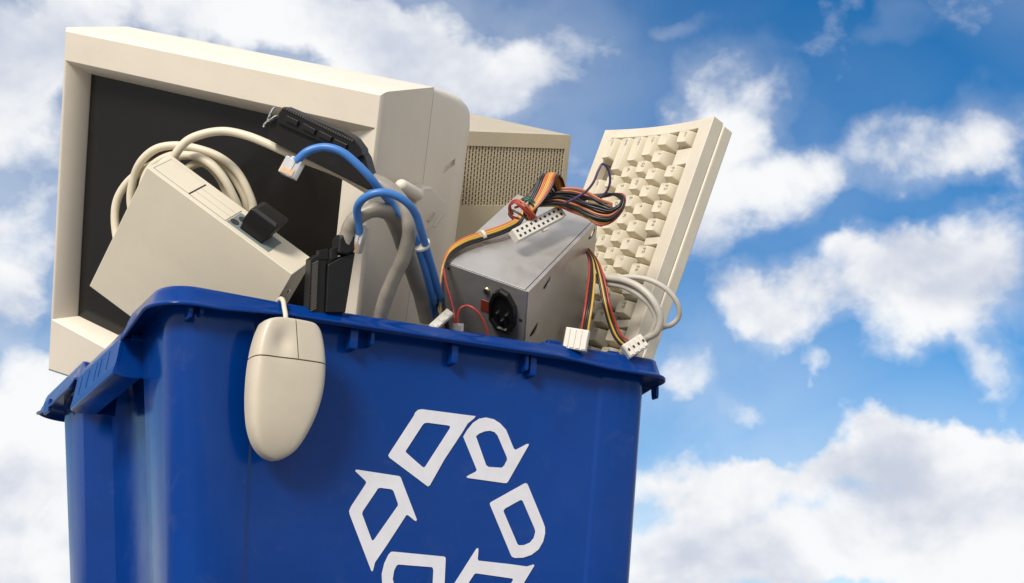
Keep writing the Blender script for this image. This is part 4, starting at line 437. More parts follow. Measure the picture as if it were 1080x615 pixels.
# rim: a sloping band with a lip under it, dipping along the handles
def rimring(o, z, kind):
    pts = []; rr = 0.032+max(o, -.02); rq = .018+max(o, -.012); x0, x1, y0, y1 = -o, BW+.006+o, -o, BD+o
    def P(x, y):
        zz = z
        if min(abs(x-x0), abs(x-x1)) < 0.004:
            a = max(0, min(1, (y-.108)/.010)); b = max(0, min(1, (.294-y)/.010)); t = min(a, b); t = t*t*(3-2*t)
            if kind == 'low':
                c_ = max(0, min(1, (.112-y)/.004))*max(0, min(1, (y-.03)/.06)); d_ = max(0, min(1, (y-.290)/.006))*max(0, min(1, (y1-.012-y)/.07))
                zz -= (.0085*c_ + 0.009*d_)*(1-t)
                zz += (-.0148-zz)*t; x += (1 if x < BW/2 else -1)*max(0, o-.003)*t
            zz -= 0.010*t
        # slightly higher run along the right part of the front edge
        if kind == 'top' and abs(y-y0) < 0.004 and x > 0.375: zz += 0.0022*min(1, (x-.375)/.004)
        if kind == 'low' and abs(y-y0) < 0.012: zz += .0058*max(0, min(1, (x-.05)/.06))*max(.2, min(1, (.47-x)/.08))
        pts.append((x, y, zz+tilt(x)))
    def arc(cx, cy, a0, rr=rr):
        for q in range(11):
            t = R(a0+q*9); P(cx+rr*math.cos(t), cy+rr*math.sin(t))
    def line(p, q, n):
        for j in range(1, n): t = j/n; P(p[0]+(q[0]-p[0])*t, p[1]+(q[1]-p[1])*t)
    arc(x0+rr, y0+rr, 180); line((x0+rr, y0), (x1-rq, y0), 90)
    arc(x1-rq, y0+rq, 270, rq); line((x1, y0+rq), (x1, y1-rr), 60)
    arc(x1-rr, y1-rr, 0); line((x1-rr, y1), (x0+rr, y1), 90)
    arc(x0+rr, y1-rr, 90); line((x0, y1-rr), (x0, y0+rr), 60)
    return pts
prof = [(-.0175, -.0095, ''), (-.0172, -.003, 'top'), (-.0150, -.0003, 'top'), (-.006, .0008, 'top'), (-.0022, .0006, 'top'), (-.0008, -.0006, 'top'), (.0004, -.004, ''), (.0032, -.0138, 'low'), (.0046, -.0158, 'low'), (.0062, -.0161, 'low')]
for q in range(8):
    t = R(112-30*q); prof.append((.0068+.0017*math.cos(t), -.0180+.0017*math.sin(t), 'low'))
prof += [(.0052, -.0180, 'low'), (.0036, -.0145, ''), (.0005, -.0110, ''), (-.0060, -.0095, ''), (-.0150, -.0095, ''), (-.0175, -.0095, '')]
k = MB(); k.rings([rimring(o, z, kd) for o, z, kd in prof], cap0=False, cap1=False)
binlink('rim', k, M['blue'], angle=50)
k = MB(); k.box((.008, .425, -.0092), (BW-.008, BD-.004, -.0066)); binlink('back_flange', k, M['blue'])
for xa, xb in ((.0035, .052), (BW-.052, BW-.0035)):
    k = MB(); k.box((xa, .106, -.0245), (xb, .350, -.0195)); binlink('handle_ledge', k, M['blue'], bevel=.001)
# handles: a deep skirt under the dipped part of the rim on each side, with end gussets and ribs
for side in (0, 1):
    X = (lambda x: x) if side == 0 else (lambda x: BW-x)
    k = MB(); ya_, yb_ = .1135, .2800
    prof2 = [(-.0025, -.0200), (-.0052, -.0225), (-.0075, -.0460), (-.0088, -.0530), (-.0086, -.0560), (-.0070, -.0580), (-.001, -.0590), (.016, -.0590), (.016, -.0560), (-.001, -.0555), (-.0040, -.0520), (-.0020, -.0240)]
    rg = []
    for y, sc in ((ya_, .97), (ya_+.0015, 1), (yb_-.0015, 1), (yb_, .97)): rg.append([(X(x), y, -.038+(z+.038)*sc) for x, z in prof2])
    k.rings(rg)
    h = binlink('handle', k, M['blue'], bevel=.0007)
    for y in (.1150, .2785):
        kk = MB(); kk.rings([[(X(x), yy, z) for x, z in ((-.0045, -.0215), (-.0070, -.050), (-.005, -.0575), (.036, -.0575), (.036, -.0215))] for yy in (y-.0012, y+.0012)])
        me = kk.mesh('gusset'); me.transform(inv_bin); link('gusset', me, M['blue'], h, bevel=.0007)
    for y in (.148, .178, .195, .226, .256):
        kk = MB(); kk.rings([[(X(x), yy, z) for x, z in ((-.0056, -.0265), (-.0061, -.0275), (-.0078, -.0455), (-.0072, -.0465))] for yy in (y-.0007, y+.0007)])
        me = kk.mesh('rib'); me.transform(inv_bin); link('rib', me, M['blue'], h)
# little posts and hooks moulded under the rim
def tab(x, w, zb, hook=False, y=-.0045):
    k = MB(); zt_ = -.0125+tilt(x); zb += .004+tilt(x); yw = INS+TAP*(-zb)+.0045
    k.rings([[(x-w/2, y, zt_), (x+w/2, y, zt_), (x+w/2, yw, zt_), (x-w/2, yw, zt_)],
             [(x-w/2, y+.0006, zb+.002), (x+w/2, y+.0006, zb+.002), (x+w/2, yw, zb+.002), (x-w/2, yw, zb+.002)],
             [(x-w/2+.001, y+.0016, zb), (x+w/2-.001, y+.0016, zb), (x+w/2-.001, yw, zb), (x-w/2+.001, yw, zb)]])
    binlink('rim_tab', k, M['blue'], bevel=.0008)
tab(.179, .008, -.036, y=.002); tab(.197, .004, -.030, y=.001); tab(.283, .007, -.036, y=.002); tab(.362, .004, -.033, y=.001); tab(.370, .007, -.037, y=.002)
tab(.026, .004, -.032, y=.001); tab(.036, .004, -.027, y=.002)
# hooks at the ends of the rim
def hook(x, y, dx, dy):
    k = MB(); h_ = tilt(x); k.rings([[(x-dx, y-dy, -.0185+h_), (x+dx, y-dy, -.0185+h_), (x+dx, y+dy, -.0185+h_), (x-dx, y+dy, -.0185+h_)],
                       [(x-dx*.95, y-dy*.95, -.028+h_), (x+dx*.95, y-dy*.95, -.028+h_), (x+dx*.95, y+dy*.95, -.028+h_), (x-dx*.95, y+dy*.95, -.028+h_)],
                       [(x-dx*.7, y-dy*.9, -.0325+h_), (x+dx*.7, y-dy*.9, -.0325+h_), (x+dx*.7, y+dy*.9, -.0325+h_), (x-dx*.7, y+dy*.9, -.0325+h_)]])
    binlink('rim_hook', k, M['blue'], bevel=.001)
hook(BW+.0125, .026, .0020, .005); hook(-.0066, .412, .0020, .013); hook(BW+.0058, .452, .0025, .018)
# raised catch on the front rim
k = MB(); k.box((.388, .0045, .004), (.404, .0115, .0145)); binlink('rim_catch', k, M['blue'], bevel=.0012)
k = MB(); k.box((.4605, .0045, .006), (.474, .0115, .0150)); binlink('rim_catch', k, M['blue'], bevel=.0012)

# recycling arrows: white print standing a hair proud of the front panel
for oi, (po, pi_) in enumerate(DATA['ARROWS']):
    cu = bpy.data.curves.new('recycling_arrow', 'CURVE'); cu.dimensions = '2D'; cu.fill_mode = 'BOTH'; cu.extrude = 0.00015
    for poly in (po, pi_):
        sp = cu.splines.new('POLY'); sp.points.add(len(poly)-1); sp.use_cyclic_u = True
        for p, q in zip(sp.points, poly): p.co = (q[0], q[1], 0, 1)
    to = bpy.data.objects.new('tmp', cu); C.objects.link(to); bpy.context.view_layer.update()
    me = bpy.data.meshes.new_from_object(to.evaluated_get(bpy.context.evaluated_depsgraph_get()))
    bpy.data.objects.remove(to); me.name = 'recycling_arrow'
    t = R(4.5597)
    X = Vector((1, 0, 0)); Y = Vector((0, -math.sin(t), math.cos(t))); Z = X.cross(Y)
    h0 = -.1673; org = Vector((.2990, INS+.003-h0*math.sin(t), h0*math.cos(t))) + Z*.0006 + Vector((0, 0, .5))
    me.transform(Matrix(((X.x, Y.x, Z.x, org.x), (X.y, Y.y, Z.y, org.y), (X.z, Y.z, Z.z, org.z), (0, 0, 0, 1))))
    me.materials.clear(); link('recycling_arrow', me, M['white_print'], bin_o)

# ---------------------------------------------------------------- monitor
MW, MD1, MH = DATA['D_monitor']
mon = thing('crt_monitor', 'beige tube monitor with a dark blank screen tipped forward in the bin', 'monitor', frame('monitor'))
def rect(x0, x1, z0, z1, y): return [(x0, y, z1), (x1, y, z1), (x1, y, z0), (x0, y, z0)]
k = MB()
ro = [rect(0, MW, 0, MH, MD1), rect(0, MW, 0, MH, .0065), rect(.0008, MW-.0008, .0008, MH-.0008, .0032), rect(.0040, MW-.0040, .0040, MH-.0040, 0)]
k.rings(ro, cap0=False, cap1=False)
b = 12
op = [(.0045, 0, .3575), (.3945, 0, .3560), (.3945, 0, .046), (.0858, 0, .0485), (.0045, 0, .0632)]
op2 = [(.0065, .0012, .3560), (.3925, .0012, .3545), (.3925, .0012, .0475), (.0858, .0012, .0500), (.0065, .0012, .0640)]
scp = [(.0194, .022, .3445), (.3507, .022, .3420), (.3515, .022, .0580), (.0823, .022, .0580), (.0195, .022, .0665)]
sc2 = [(x, .027, z) for x, y, z in scp]
i0 = len(k.v); k.v += op; i1 = len(k.v); k.v += op2; i2 = len(k.v); k.v += scp; i3 = len(k.v); k.v += sc2
k.f += [(b, b+1, i0+1, i0), (b+1, b+2, i0+2, i0+1), (b+2, b+3, i0+4, i0+3, i0+2), (b+3, b, i0, i0+4)]
for p, q in ((i0, i1), (i1, i2), (i2, i3)):
    for j in range(5): k.f.append((p+j, p+(j+1) % 5, q+(j+1) % 5, q+j))
link('bezel', k.mesh('bezel', 32), M['beige'], mon)
# tube face, gently bulging
k = MB(); nx, nz = 24, 24
for a in range(nz+1):
    for c_ in range(nx+1):
        u_, v_ = c_/nx, a/nz; x = .012+.346*u_; z = .050+.302*v_
        k.v.append((x, .0262-.010*(1-(2*u_-1)**2)*(1-(2*v_-1)**2)-.0004, z))
for a in range(nz):
    for c_ in range(nx): q = a*(nx+1)+c_; k.f.append((q, q+1, q+nx+2, q+nx+1))
link('screen', k.mesh('screen', 60), M['screen'], mon)
def rr_ring(x0, x1, z0, z1, r, y, n=6):
    pts = []
    for cx, cz, a0 in ((x1-r, z1-r, 0), (x0+r, z1-r, 90), (x0+r, z0+r, 180), (x1-r, z0+r, 270)):
        for q in range(n+1): t = R(a0+90*q/n); pts.append((cx+r*math.cos(t), y, cz+r*math.sin(t)))
    return pts
k = MB()
def shell(i, r, y, dz=0): return rr_ring(i, MW-i, i*.8, MH-i*.6-dz, r, y)
k.rings([shell(.012, .010, MD1+.002), shell(.0008, .006, MD1+.0022), shell(.0008, .009, .125, .003), shell(.0009, .011, .155, .009), shell(.0012, .014, .182, .015), shell(.003, .018, .200, .020), shell(.007, .022, .211, .025), shell(.014, .028, .219, .030), shell(.055, .045, .25, .035), shell(.10, .05, .32, .045), shell(.13, .05, .355, .05)])
shell_o = link('rear_shell', k.mesh('rear_shell', 30), M['beige'], mon)
ck = MB(); ck.rings([[(MW+.01, y, z) for y, z in pl] for pl in ([(.1485, .2955), (.1735, .3025), (.1735, .3105), (.1485, .3035)],)] + [[(MW-.0045, y, z) for y, z in [(.1485, .2955), (.1735, .3025), (.1735, .3105), (.1485, .3035)]]])
cut(shell_o, [ck.mesh('notch')]); finish(shell_o.data, 30)
k = MB(); k.rings([rr_ring(.010, MW-.010, .010, MH-.010, .006, MD1-.004), rr_ring(.010, MW-.010, .010, MH-.010, .006, MD1+.006)]); link('seam', k.mesh('seam'), M['gap_shade'], mon)
k = MB(); k.cyl((.105, .0, .030), (0, -1, 0), .0045, .0018, 20, .0036); link('power_button', k.mesh('power_button'), M['beige'], mon)

# connector hood leaning on the side of the monitor
hood = thing('connector_hood', 'beige plastic connector hood with a rounded knob lying against the side of the monitor', 'connector', frame('monitor'))
def yz(n): return [(p[1], p[2]) for p in DATA['L_'+n]]
poly = yz('plate'); pc = [sum(p[i] for p in poly)/len(poly) for i in (0, 1)]
k = MB(); k.rings([[(MW+.001, y, z) for y, z in poly], [(MW+.0125, y, z) for y, z in poly], [(MW+.0155, y*.95+pc[0]*.05, z*.95+pc[1]*.05) for y, z in poly]])
link('plate', k.mesh('plate', 25), M['beige'], hood, bevel=.0008)
k = MB(); (ya, za), (yb, zb2) = yz('pill'); A_, B_ = Vector((MW+.0165, ya, za)), Vector((MW+.0165, yb, zb2)); dv = (B_-A_).normalized(); ax_ = Vector((1, 0, 0)); bx_ = dv.cross(ax_)
cap = []; pr_ = .0066
for q in range(7): t = math.pi/2*q/6; cap.append((A_-dv*pr_*math.cos(t), pr_*math.sin(t)))
for q in range(7): t = math.pi/2*q/6; cap.append((B_+dv*pr_*math.sin(t), pr_*math.cos(t)))
k.rings([[c_+(ax_*math.cos(2*math.pi*j/18)+bx_*math.sin(2*math.pi*j/18))*max(r_, .0004) for j in range(18)] for c_, r_ in cap]); link('knob', k.mesh('knob', 60), M['beige'], hood)
for nm, x0, x1, mm in (('collar', .003, .0150, 'beige_box'), ('ridge', .014, .0175, 'beige_case'), ('end_plate', .004, .0170, 'nylon')):
    pp_ = yz(nm); k = MB(); k.rings([[(MW+x, y, z) for y, z in pp_] for x in (x0, x1)]); link(nm, k.mesh(nm), M[mm], hood, bevel=.0008)

# ---------------------------------------------------------------- computer case behind
CW, CDp, CH = DATA['D_case']
case = thing('computer_case', 'beige computer case with a slotted grille standing behind the monitor', 'computer case', frame('case'))
gx0, gx1, gz0, gz1 = 0.0, CW-.0075, .72*CH, CH-.0175
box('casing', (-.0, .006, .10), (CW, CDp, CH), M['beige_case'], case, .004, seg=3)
k = MB(); k.box((0, 0, .10), (CW, .008, gz0)); k.box((0, 0, gz1), (CW, .008, CH-.0005)); k.box((gx1, 0, gz0), (CW-.0005, .008, gz1))
NC, NR = 40, 13; px = (gx1-gx0)/NC; pz = (gz1-gz0)/NR
link('front_panel', k.mesh('front_panel'), M['beige_case'], case)
k = MB()
for i in range(NC): k.box((gx0+i*px, .0012, gz0), (gx0+i*px+px*.52, .0052, gz1))
for i in range(NC):
    for j in range(NR+1):
        zc = gz0+(j+(.5 if i % 2 else 0))*pz
        if zc > gz1-.0004: continue
        k.box((gx0+i*px+px*.521, .0014, zc-.0005), (gx0+(i+1)*px-px*.001, .005, zc+.0005))
gobj = link('grille', k.mesh('grille'), M['beige_case'], case); gobj['kind'] = 'stuff'
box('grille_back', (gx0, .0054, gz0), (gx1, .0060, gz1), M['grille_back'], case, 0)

# ---------------------------------------------------------------- keyboard
KW, KT, KL = DATA['D_kb']; ks = 1.17; U = .01905*ks
kb = thing('keyboard', 'cream computer keyboard standing on end in the right side of the bin', 'keyboard', frame('kb'))
def dish(x): return .0065*(1-(2*x/KW-1)**2)
xF = KW-.030*ks; zE = KL-.021*ks
rows = [0, 1.5, 2.5, 3.5, 4.5, 5.5]; X_ = [xF-r*U for r in rows]
wx1, wx0, wz1, wz0 = xF+.5*U+.0015, X_[5]-.5*U-.0015, zE+.5*U+.0015, zE-22*U-.0015
def slab(k, x0, x1, z0, z1, yb=.0165, n=10, e=0.0):
    xs = [x0+(x1-x0)*i/n for i in range(n+1)]
    vt = []
    for z in (z0, z1):
        for x in xs: vt.append((x, dish(x)+e, z))
        for x in xs: vt.append((x, yb, z))
    m_ = 2*(n+1); fs = []
    for i in range(n):
        fs.append((i, i+1, m_+i+1, m_+i)); fs.append((n+1+i, m_+n+1+i, m_+n+2+i, n+2+i))
        fs.append((i, n+1+i, n+2+i, i+1)); fs.append((m_+i, m_+i+1, m_+n+2+i, m_+n+1+i))
    fs += [(0, m_, m_+n+1, n+1), (n, 2*n+1, m_+2*n+1, m_+n)]
    k.add(vt, fs)
k = MB()
slab(k, wx1, KW, 0, KL); slab(k, 0, wx0, 0, KL); slab(k, wx0, wx1, wz1, KL, n=16); slab(k, wx0, wx1, 0, wz0, n=16)
gaps = [(.5, 1.5), (5.5, 6.0), (10.0, 10.5), (14.5, 15.25), (18.25, 22)]
for a, b_ in gaps: slab(k, xF-.5*U-.0015, wx1, zE-b_*U+.5*U+.001, zE-a*U+.0*U-.001 if False else zE-(a)*U+.0-.001, n=3) if False else slab(k, xF-.55*U, wx1, zE-(b_)*U+.001, zE-(a)*U-.001, n=3)
link('top_shell', k.mesh('top_shell', 25), M['beige_key'], kb, bevel=.0009)
k = MB(); slab(k, wx0-.001, wx1+.001, wz0-.001, wz1+.001, yb=.0160, n=16, e=.0090); link('key_bed', k.mesh('key_bed', 25), M['key_bed'], kb)
box('bottom_shell', (.0005, .0168, .002), (KW+.0016, KT+.001, KL-.0025), M['beige_key'], kb, .0025, seg=3)
# key positions: (row, start in units, width, legend)
keys = []
keys += [(0, 0, 1, 'Esc')] + [(0, 2+i, 1, 'F%d' % (i+1)) for i in range(4)] + [(0, 6.5+i, 1, 'F%d' % (i+5)) for i in range(4)] + [(0, 11+i, 1, 'F%d' % (i+9)) for i in range(4)]
keys += [(1, i, 1, c_) for i, c_ in enumerate('`1234567890-=')] + [(1, 13, 2, '')]
keys += [(2, 0, 1.5, 'Tab')] + [(2, 1.5+i, 1, c_) for i, c_ in enumerate('QWERTYUIOP[]')] + [(2, 13.5, 1.5, '\\')]
keys += [(3, 0, 1.75, 'Caps')] + [(3, 1.75+i, 1, c_) for i, c_ in enumerate("ASDFGHJKL;'")] + [(3, 12.75, 2.25, '')]
keys += [(4, 0, 2.25, 'Shift')] + [(4, 2.25+i, 1, c_) for i, c_ in enumerate('ZXCVBNM,./')] + [(4, 12.25, 2.75, '')]
keys += [(5, 0, 1.5, 'Ctrl'), (5, 2.5, 1.5, 'Alt'), (5, 4, 7, ''), (5, 11, 1.5, ''), (5, 13.5, 1.5, '')]
for q in range(3): keys += [(0, 15.25+q, 1, ''), (1, 15.25+q, 1, ''), (2, 15.25+q, 1, ''), (5, 15.25+q, 1, '')]
keys += [(4, 16.25, 1, '')]
for q in range(3):
    for r_ in (1, 2, 3, 4): keys.append((r_, 18.5+q, 1, ''))
keys += [(1, 21.5, 1, ''), (5, 18.5, 2, ''), (5, 20.5, 1, '')]
key_mesh = {}
def keycap(w):
    if w in key_mesh: return key_mesh[w]
    hx = .5*U-.0007; hz = .5*U*w-.0007; k = MB()
    def ring(ix0, ix1, iz, y, r):
        return [(x, y, z) for (x, y, z) in [(p[0], y, p[2]) for p in rr_ring(-hx+ix0, hx-ix1, -hz+iz, hz-iz, r, 0, 3)]]
    t0, t1, ti = .0018, .0046, .0028
    k.rings([ring(0, 0, 0, .0110, .0012), ring(.0002, .0002, .0002, .0062, .0014), ring(t0, t1, ti, -.0072, .0022), ring(t0+.0007, t1+.0007, ti+.0007, -.0079, .002), ring(t0+.003, t1+.003, ti+.003, -.0073, .0012)])
    me = k.mesh('key', 40); me.materials.append(M['keycap']); key_mesh[w] = me; return me
text_mesh = {}
def text(s, size):
    if (s, size) in text_mesh: return text_mesh[s, size]
    cu = bpy.data.curves.new('legend', 'FONT'); cu.body = s; cu.size = size; cu.resolution_u = 2; cu.align_x = 'LEFT'; cu.align_y = 'TOP'
    to = bpy.data.objects.new('tmp', cu); C.objects.link(to); bpy.context.view_layer.update()
    me = bpy.data.meshes.new_from_object(to.evaluated_get(bpy.context.evaluated_depsgraph_get())); bpy.data.objects.remove(to)
    me.name = 'legend'; me.materials.clear(); me.materials.append(M['legend']); text_mesh[s, size] = me; return me
rowtilt = [-.10, -.06, -.02, .03, .08, .10]
for r_, st, w_, s in keys:
    x = X_[r_]; z = zE+.5*U-(st+w_/2)*U
    o = bpy.data.objects.new('key', keycap(w_)); C.objects.link(o); o.parent = kb
    o.location = (x+random.uniform(-.0002, .0002), dish(x)+random.uniform(-.0003, .0003), z); o.rotation_euler = (random.uniform(-.012, .012), 0, rowtilt[r_]*-.6)
    if s:
        t = bpy.data.objects.new('legend', text(s, .0072 if len(s) < 3 else .0046)); C.objects.link(t); t.parent = o
        t.matrix_local = Matrix(((0, 1, 0, 0.0052 if len(s) < 3 else .0048), (0, 0, -1, -.0078), (-1, 0, 0, .5*U*w_-.0060), (0, 0, 0, 1)))

# ---------------------------------------------------------------- power supply
PW, PD, PH = DATA['D_psu']
psu = thing('power_supply', 'grey metal power supply box with a heap of coloured wires on top', 'power supply', frame('psu'))
fr = box('front_panel', (0, 0, 0), (PW-.0014, .0012, PH-.0004), M['steel'], psu, 0)
box('chassis', (.0004, .0014, 0), (PW-.006, PD, PH-.004), M['inside_shade'], psu, 0)  # solid dark block, so the seams and cut holes look shaded
box('left_panel', (-.0008, .0012, 0), (.0003, PD, PH-.0002), M['steel'], psu, .0003)
box('top_cover', (-.0006, .0020, PH-.0016), (.0893, PD, PH), M['steel'], psu, .0002)
box('top_flange', (.0900, .0020, PH-.0019), (PW-.0013, PD, PH-.0003), M['steel'], psu, .0002)
sp = box('side_cover', (PW-.0013, .0005, 0), (PW, PD, PH-.0002), M['steel'], psu, 0)
def halfmoon(y, z, r, a):
    k = MB(); pts = []
    for q in range(13):
        t = math.pi*q/12; pts.append((r*math.cos(t), r*.85*math.sin(t)))
    rot = [(y+p*math.cos(a)-q*math.sin(a), z+p*math.sin(a)+q*math.cos(a)) for p, q in pts]
    k.rings([[(PW-.004, a_, b_) for a_, b_ in rot], [(PW+.003, a_, b_) for a_, b_ in rot]]); return k.mesh('moon')
cut(sp, [halfmoon(.0397, .1085, .0078, 3.5), halfmoon(.0174, .0655, .0088, 3.5), halfmoon(.1400, .1115, .0080, 3.5)]); finish(sp.data, 25)
def disc(name, x, z, r, h, m, n=20): k = MB(); k.cyl((x, 0, z), (0, -1, 0), r, h, n, r*.8); return link(name, k.mesh(name), m, psu)
s_ = disc('screw', .049, .1045, .0038, .0018, M['brass'])
k = MB(); k.box((.0464, -.0021, .1040), (.0516, -.0017, .1050)); k.box((.0485, -.0021, .1020), (.0495, -.0017, .1070)); link('screw_slot', k.mesh('screw_slot'), M['inside_shade'], s_)
disc('hole_disc', .0054, .1143, .0016, .0003, M['inside_shade']); disc('hole_disc', .0877, .0841, .0020, .0003, M['inside_shade'])  # flat dark discs painting the shade of small open holes
box('voltage_switch', (.0432, -.0006, .0790), (.0535, .0002, .0925), M['red_switch'], psu, .0004)
hexa = [(.0580, .112), (.0655, .1200), (.0740, .1165), (.0825, .1010), (.0835, .072), (.0765, .056), (.0640, .055), (.0545, .068), (.0535, .095)]
k = MB(); c0 = (.0685, .088); hexa = [(x, .0895+(z-.088)*.77) for x, z in hexa]
def hx(sc, y): return [(c0[0]+(x-c0[0])*sc, y, c0[1]+(z-c0[1])*sc) for x, z in hexa]
k.rings([hx(1, 0.001), hx(1, -.0035), hx(.94, -.0052), hx(.80, -.0052), hx(.76, -.0030)]); inlet = link('mains_inlet', k.mesh('mains_inlet', 30), M['black_gloss'], psu)
for x, z in ((.0635, .084), (.0690, .077), (.0735, .085)):
    k = MB(); k.box((x-.0010, -.0056, z-.0022), (x+.0010, -.0028, z+.0022)); link('pin', k.mesh('pin'), M['chrome'], inlet)
Pinv = frame('psu').inverted()
for col, pts in DATA['WIRES']:
    k = MB(); tube_into(k, pts, .00125, 8, 7); me = k.mesh('wire', 60); me.transform(Pinv); link('wire', me, M['w_'+col], psu)
def lay(o_parent, name, fname, k, m, label=None, bevel=0.0006):
    me = k.mesh(name); me.transform(o_parent.matrix_world.inverted() @ frame(fname)); return link(name, me, m, o_parent, label, bevel)
def sub(parent_part, top, name, fname, k, m, bevel=0):
    me = k.mesh(name); me.transform(top.matrix_world.inverted() @ frame(fname)); return link(name, me, m, parent_part, None, bevel)
bpy.context.view_layer.update()
# 20 way plug
L, Hh, Tt = DATA['D_atx']
k = MB(); k.box((0, 0, 0), (L, Hh, .010)); k.box((L*.50, Hh-.0005, .002), (L*.61, Hh+.0035, .0065))
ax = lay(psu, 'main_plug', 'atx', k, M['nylon'], 'white twenty hole plug')
for i in range(10):
    for j in range(2):
        k = MB(); cx, cy = L*(.07+.0955*i), Hh*(.29+.43*j)
        k.box((cx-.0013, cy-.0013, -.0003), (cx+.0013, cy+.0013, .0002)); sub(ax, psu, 'hole', 'atx', k, M['inside_shade'])
def molex(fn, n, th=.0095, label=None, endholes=True):
    L, Hh, _ = DATA['D_'+fn]; k = MB()
    k.rings([[(x, y, z) for x, z in ((0, .0012), (.0012, 0), (L-.0012, 0), (L, .0012), (L, th), (0, th))] for y in (0, Hh)])
    for i in range(n): k.box((L*(i+.5)/n-L*.09, .0015, -.0009), (L*(i+.5)/n+L*.09, Hh-.001, .001))
    p = lay(psu, 'drive_plug', fn, k, M['nylon'], label, .0005)
    for i in range(n):
        k = MB(); x = L*(i+.5)/n; k.box((x-.0011, -.0003, .003), (x+.0011, .0004, .006)); sub(p, psu, 'hole', fn, k, M['inside_shade'])
        if fn == 'molex_b':
            k = MB(); x = L*(i+.5)/n; k.box((x-.0011, Hh*.42, -.0013), (x+.0011, Hh*.62, -.0005)); sub(p, psu, 'hole', fn, k, M['inside_shade'])
molex('molex_a', 4); molex('molex_b', 4); molex('molex_c', 3, .006); molex('molex_d', 2, .007)
def band(parent, name, pts, i, r, m, hgt=.0022):
    P = smooth_path(pts); p = P[i]; d = (P[i+1]-P[i-1]).normalized(); k = MB(); k.cyl(p-d*hgt/2, d, r, hgt, 16)
    me = k.mesh(name); me.transform(parent.matrix_world.inverted()); return link(name, me, m, parent, bevel=.0004)
band(psu, 'tie', DATA['WIRES'][2][1], 28, .0062, M['nylon'], .0035)

# ---------------------------------------------------------------- flat beige box on the left
XW, XT, XH = DATA['D_wbox']
wb = thing('peripheral_box', 'flat beige peripheral box leaning on its corner in front of the dark screen', 'peripheral box', frame('wbox'))
box('casing', (0, 0, 0), (XW, XT, XH), M['beige_box'], wb, .0008)
for i in range(3): box('panel_strip', (.046, .0062+.0103*i, XH-.0005), (.0872, .0158+.0103*i, XH+.0006), M['beige_box'], wb, .0003)
box('gap_shade_plate', (.0035, .0058, XH-.0004), (.0875, .0366, XH+.00012), M['gap_shade'], wb, 0)  # dark plate laid under the strips to paint shade into their gaps
box('end_strip', (.004, .0062, XH-.0005), (.0442, .0364, XH+.0003), M['beige_box'], wb, .0003)
pp = box('port_plate', (.0885, .0060, XH-.0005), (.1365, .0328, XH+.0006), M['teal'], wb, .0002)
for x, y in ((.0935, .013), (.0960, .0245)):
    k = MB(); k.cyl((x, y, XH+.0004), (0, 0, 1), .0042, .0006, 20); link('round_socket', k.mesh('round_socket'), M['black_gloss'], pp)
k = MB()
def pr(x0, x1, y0, y1, z): return [(x0, y0, z), (x1, y0, z), (x1, y1, z), (x0, y1, z)]
k.rings([pr(.1010, .1265, .0090, .0310, XH+.0006), pr(.1010, .1265, .0090, .0310, XH+.006), pr(.1000, .1290, .0085, .0330, XH+.010), pr(.1015, .1320, .0100, .0345, XH+.024), pr(.1060, .1290, .0130, .0310, XH+.027)])
pl = link('port_plug', k.mesh('port_plug', 20), M['black'], wb, bevel=.0012)
k = MB(); k.cyl((XW, .020, XH-.030), (1, 0, 0), .0022, .0010, 16, .0016); link('screw', k.mesh('screw'), M['chrome'], wb)

# ---------------------------------------------------------------- cables
def at_first(name): return Matrix.Translation(DATA['P_'+name][-1])
k = MB(); tube_into(k, DATA['P_coil'], .0041, 14); tube_into(k, DATA['P_coil_b'], .0041, 14); cc = link('coiled_cable', k.mesh('coiled_cable', 60), M['cream_cable'])
cc['label'] = 'cream cable wound in loops behind the flat beige box'; cc['category'] = 'cable'

net = thing('network_cable', 'bright blue network cable looped over the grey cable with clear plugs', 'network cable', Matrix.Translation(DATA['P_blue_a'][-1]))
bpy.context.view_layer.update()
for nm in ('blue_a', 'blue_b'):
    k = MB(); tube_into(k, DATA['P_'+nm], .0037, 14); me = k.mesh('cord', 60); me.transform(net.matrix_world.inverted()); link('cord', me, M['blue_cable'], net)
for fn in ('plug_a', 'plug_b'):
    L, Hh, _ = DATA['D_'+fn]; k = MB(); k.box((0, 0, 0), (L, Hh, .009)); k.box((L*.25, -.002, .001), (L*.75, .001, .008)); k.box((L*.3, Hh*.05, -.0012), (L*.7, Hh*.75, .0005))
    p = lay(net, 'plug', fn, k, M['clear'], None, .0007)
    for i in range(8):
        k = MB(); x = L*(.14+.72*i/7); k.box((x-L*.028, Hh*.62, -.0015), (x+L*.028, Hh*.98, -.0008)); sub(p, net, 'contact', fn, k, M['gold'])
band(net, 'tie', [((Vector(a)+Vector(b))/2)[:] for a, b in zip(DATA['P_blue_a'][9:13], DATA['P_blue_b'][9:13])], 10, .0086, M['nylon'], .003)

def data_cable(label, pn):
    t = thing('data_cable', label, 'data cable', Matrix.Translation(DATA['P_'+pn][-1]), 'thick grey data cables with black connectors')
    bpy.context.view_layer.update(); return t
up_c = data_cable('grey data cable whose long black connector lies up against the screen frame', 'grey_upper')
k = MB(); tube_into(k, DATA['P_grey_upper'], .0088, 18, flat=.72, wob=.022); me = k.mesh('sheath', 60); me.transform(up_c.matrix_world.inverted()); link('sheath', me, M['grey_cable'], up_c)
cn = lay(up_c, 'connector', 'conn_up', prism(DATA['L_up_body'], 0, .016), M['black'], None, .001)
sub(cn, up_c, 'contact_strip', 'conn_up', prism(DATA['L_up_strip'], -.004, .012), M['black'], .0008)
a, b_ = [Vector((*p, 0)) for p in DATA['L_up_pins']]; k = MB()
nn = Vector((-(b_-a).y, (b_-a).x, 0)).normalized()
for i in range(30):
    p = a.lerp(b_, i/29); k.box((p.x-.0009, p.y-.0012, -.0056), (p.x+.0005, p.y+.0008, -.0035))
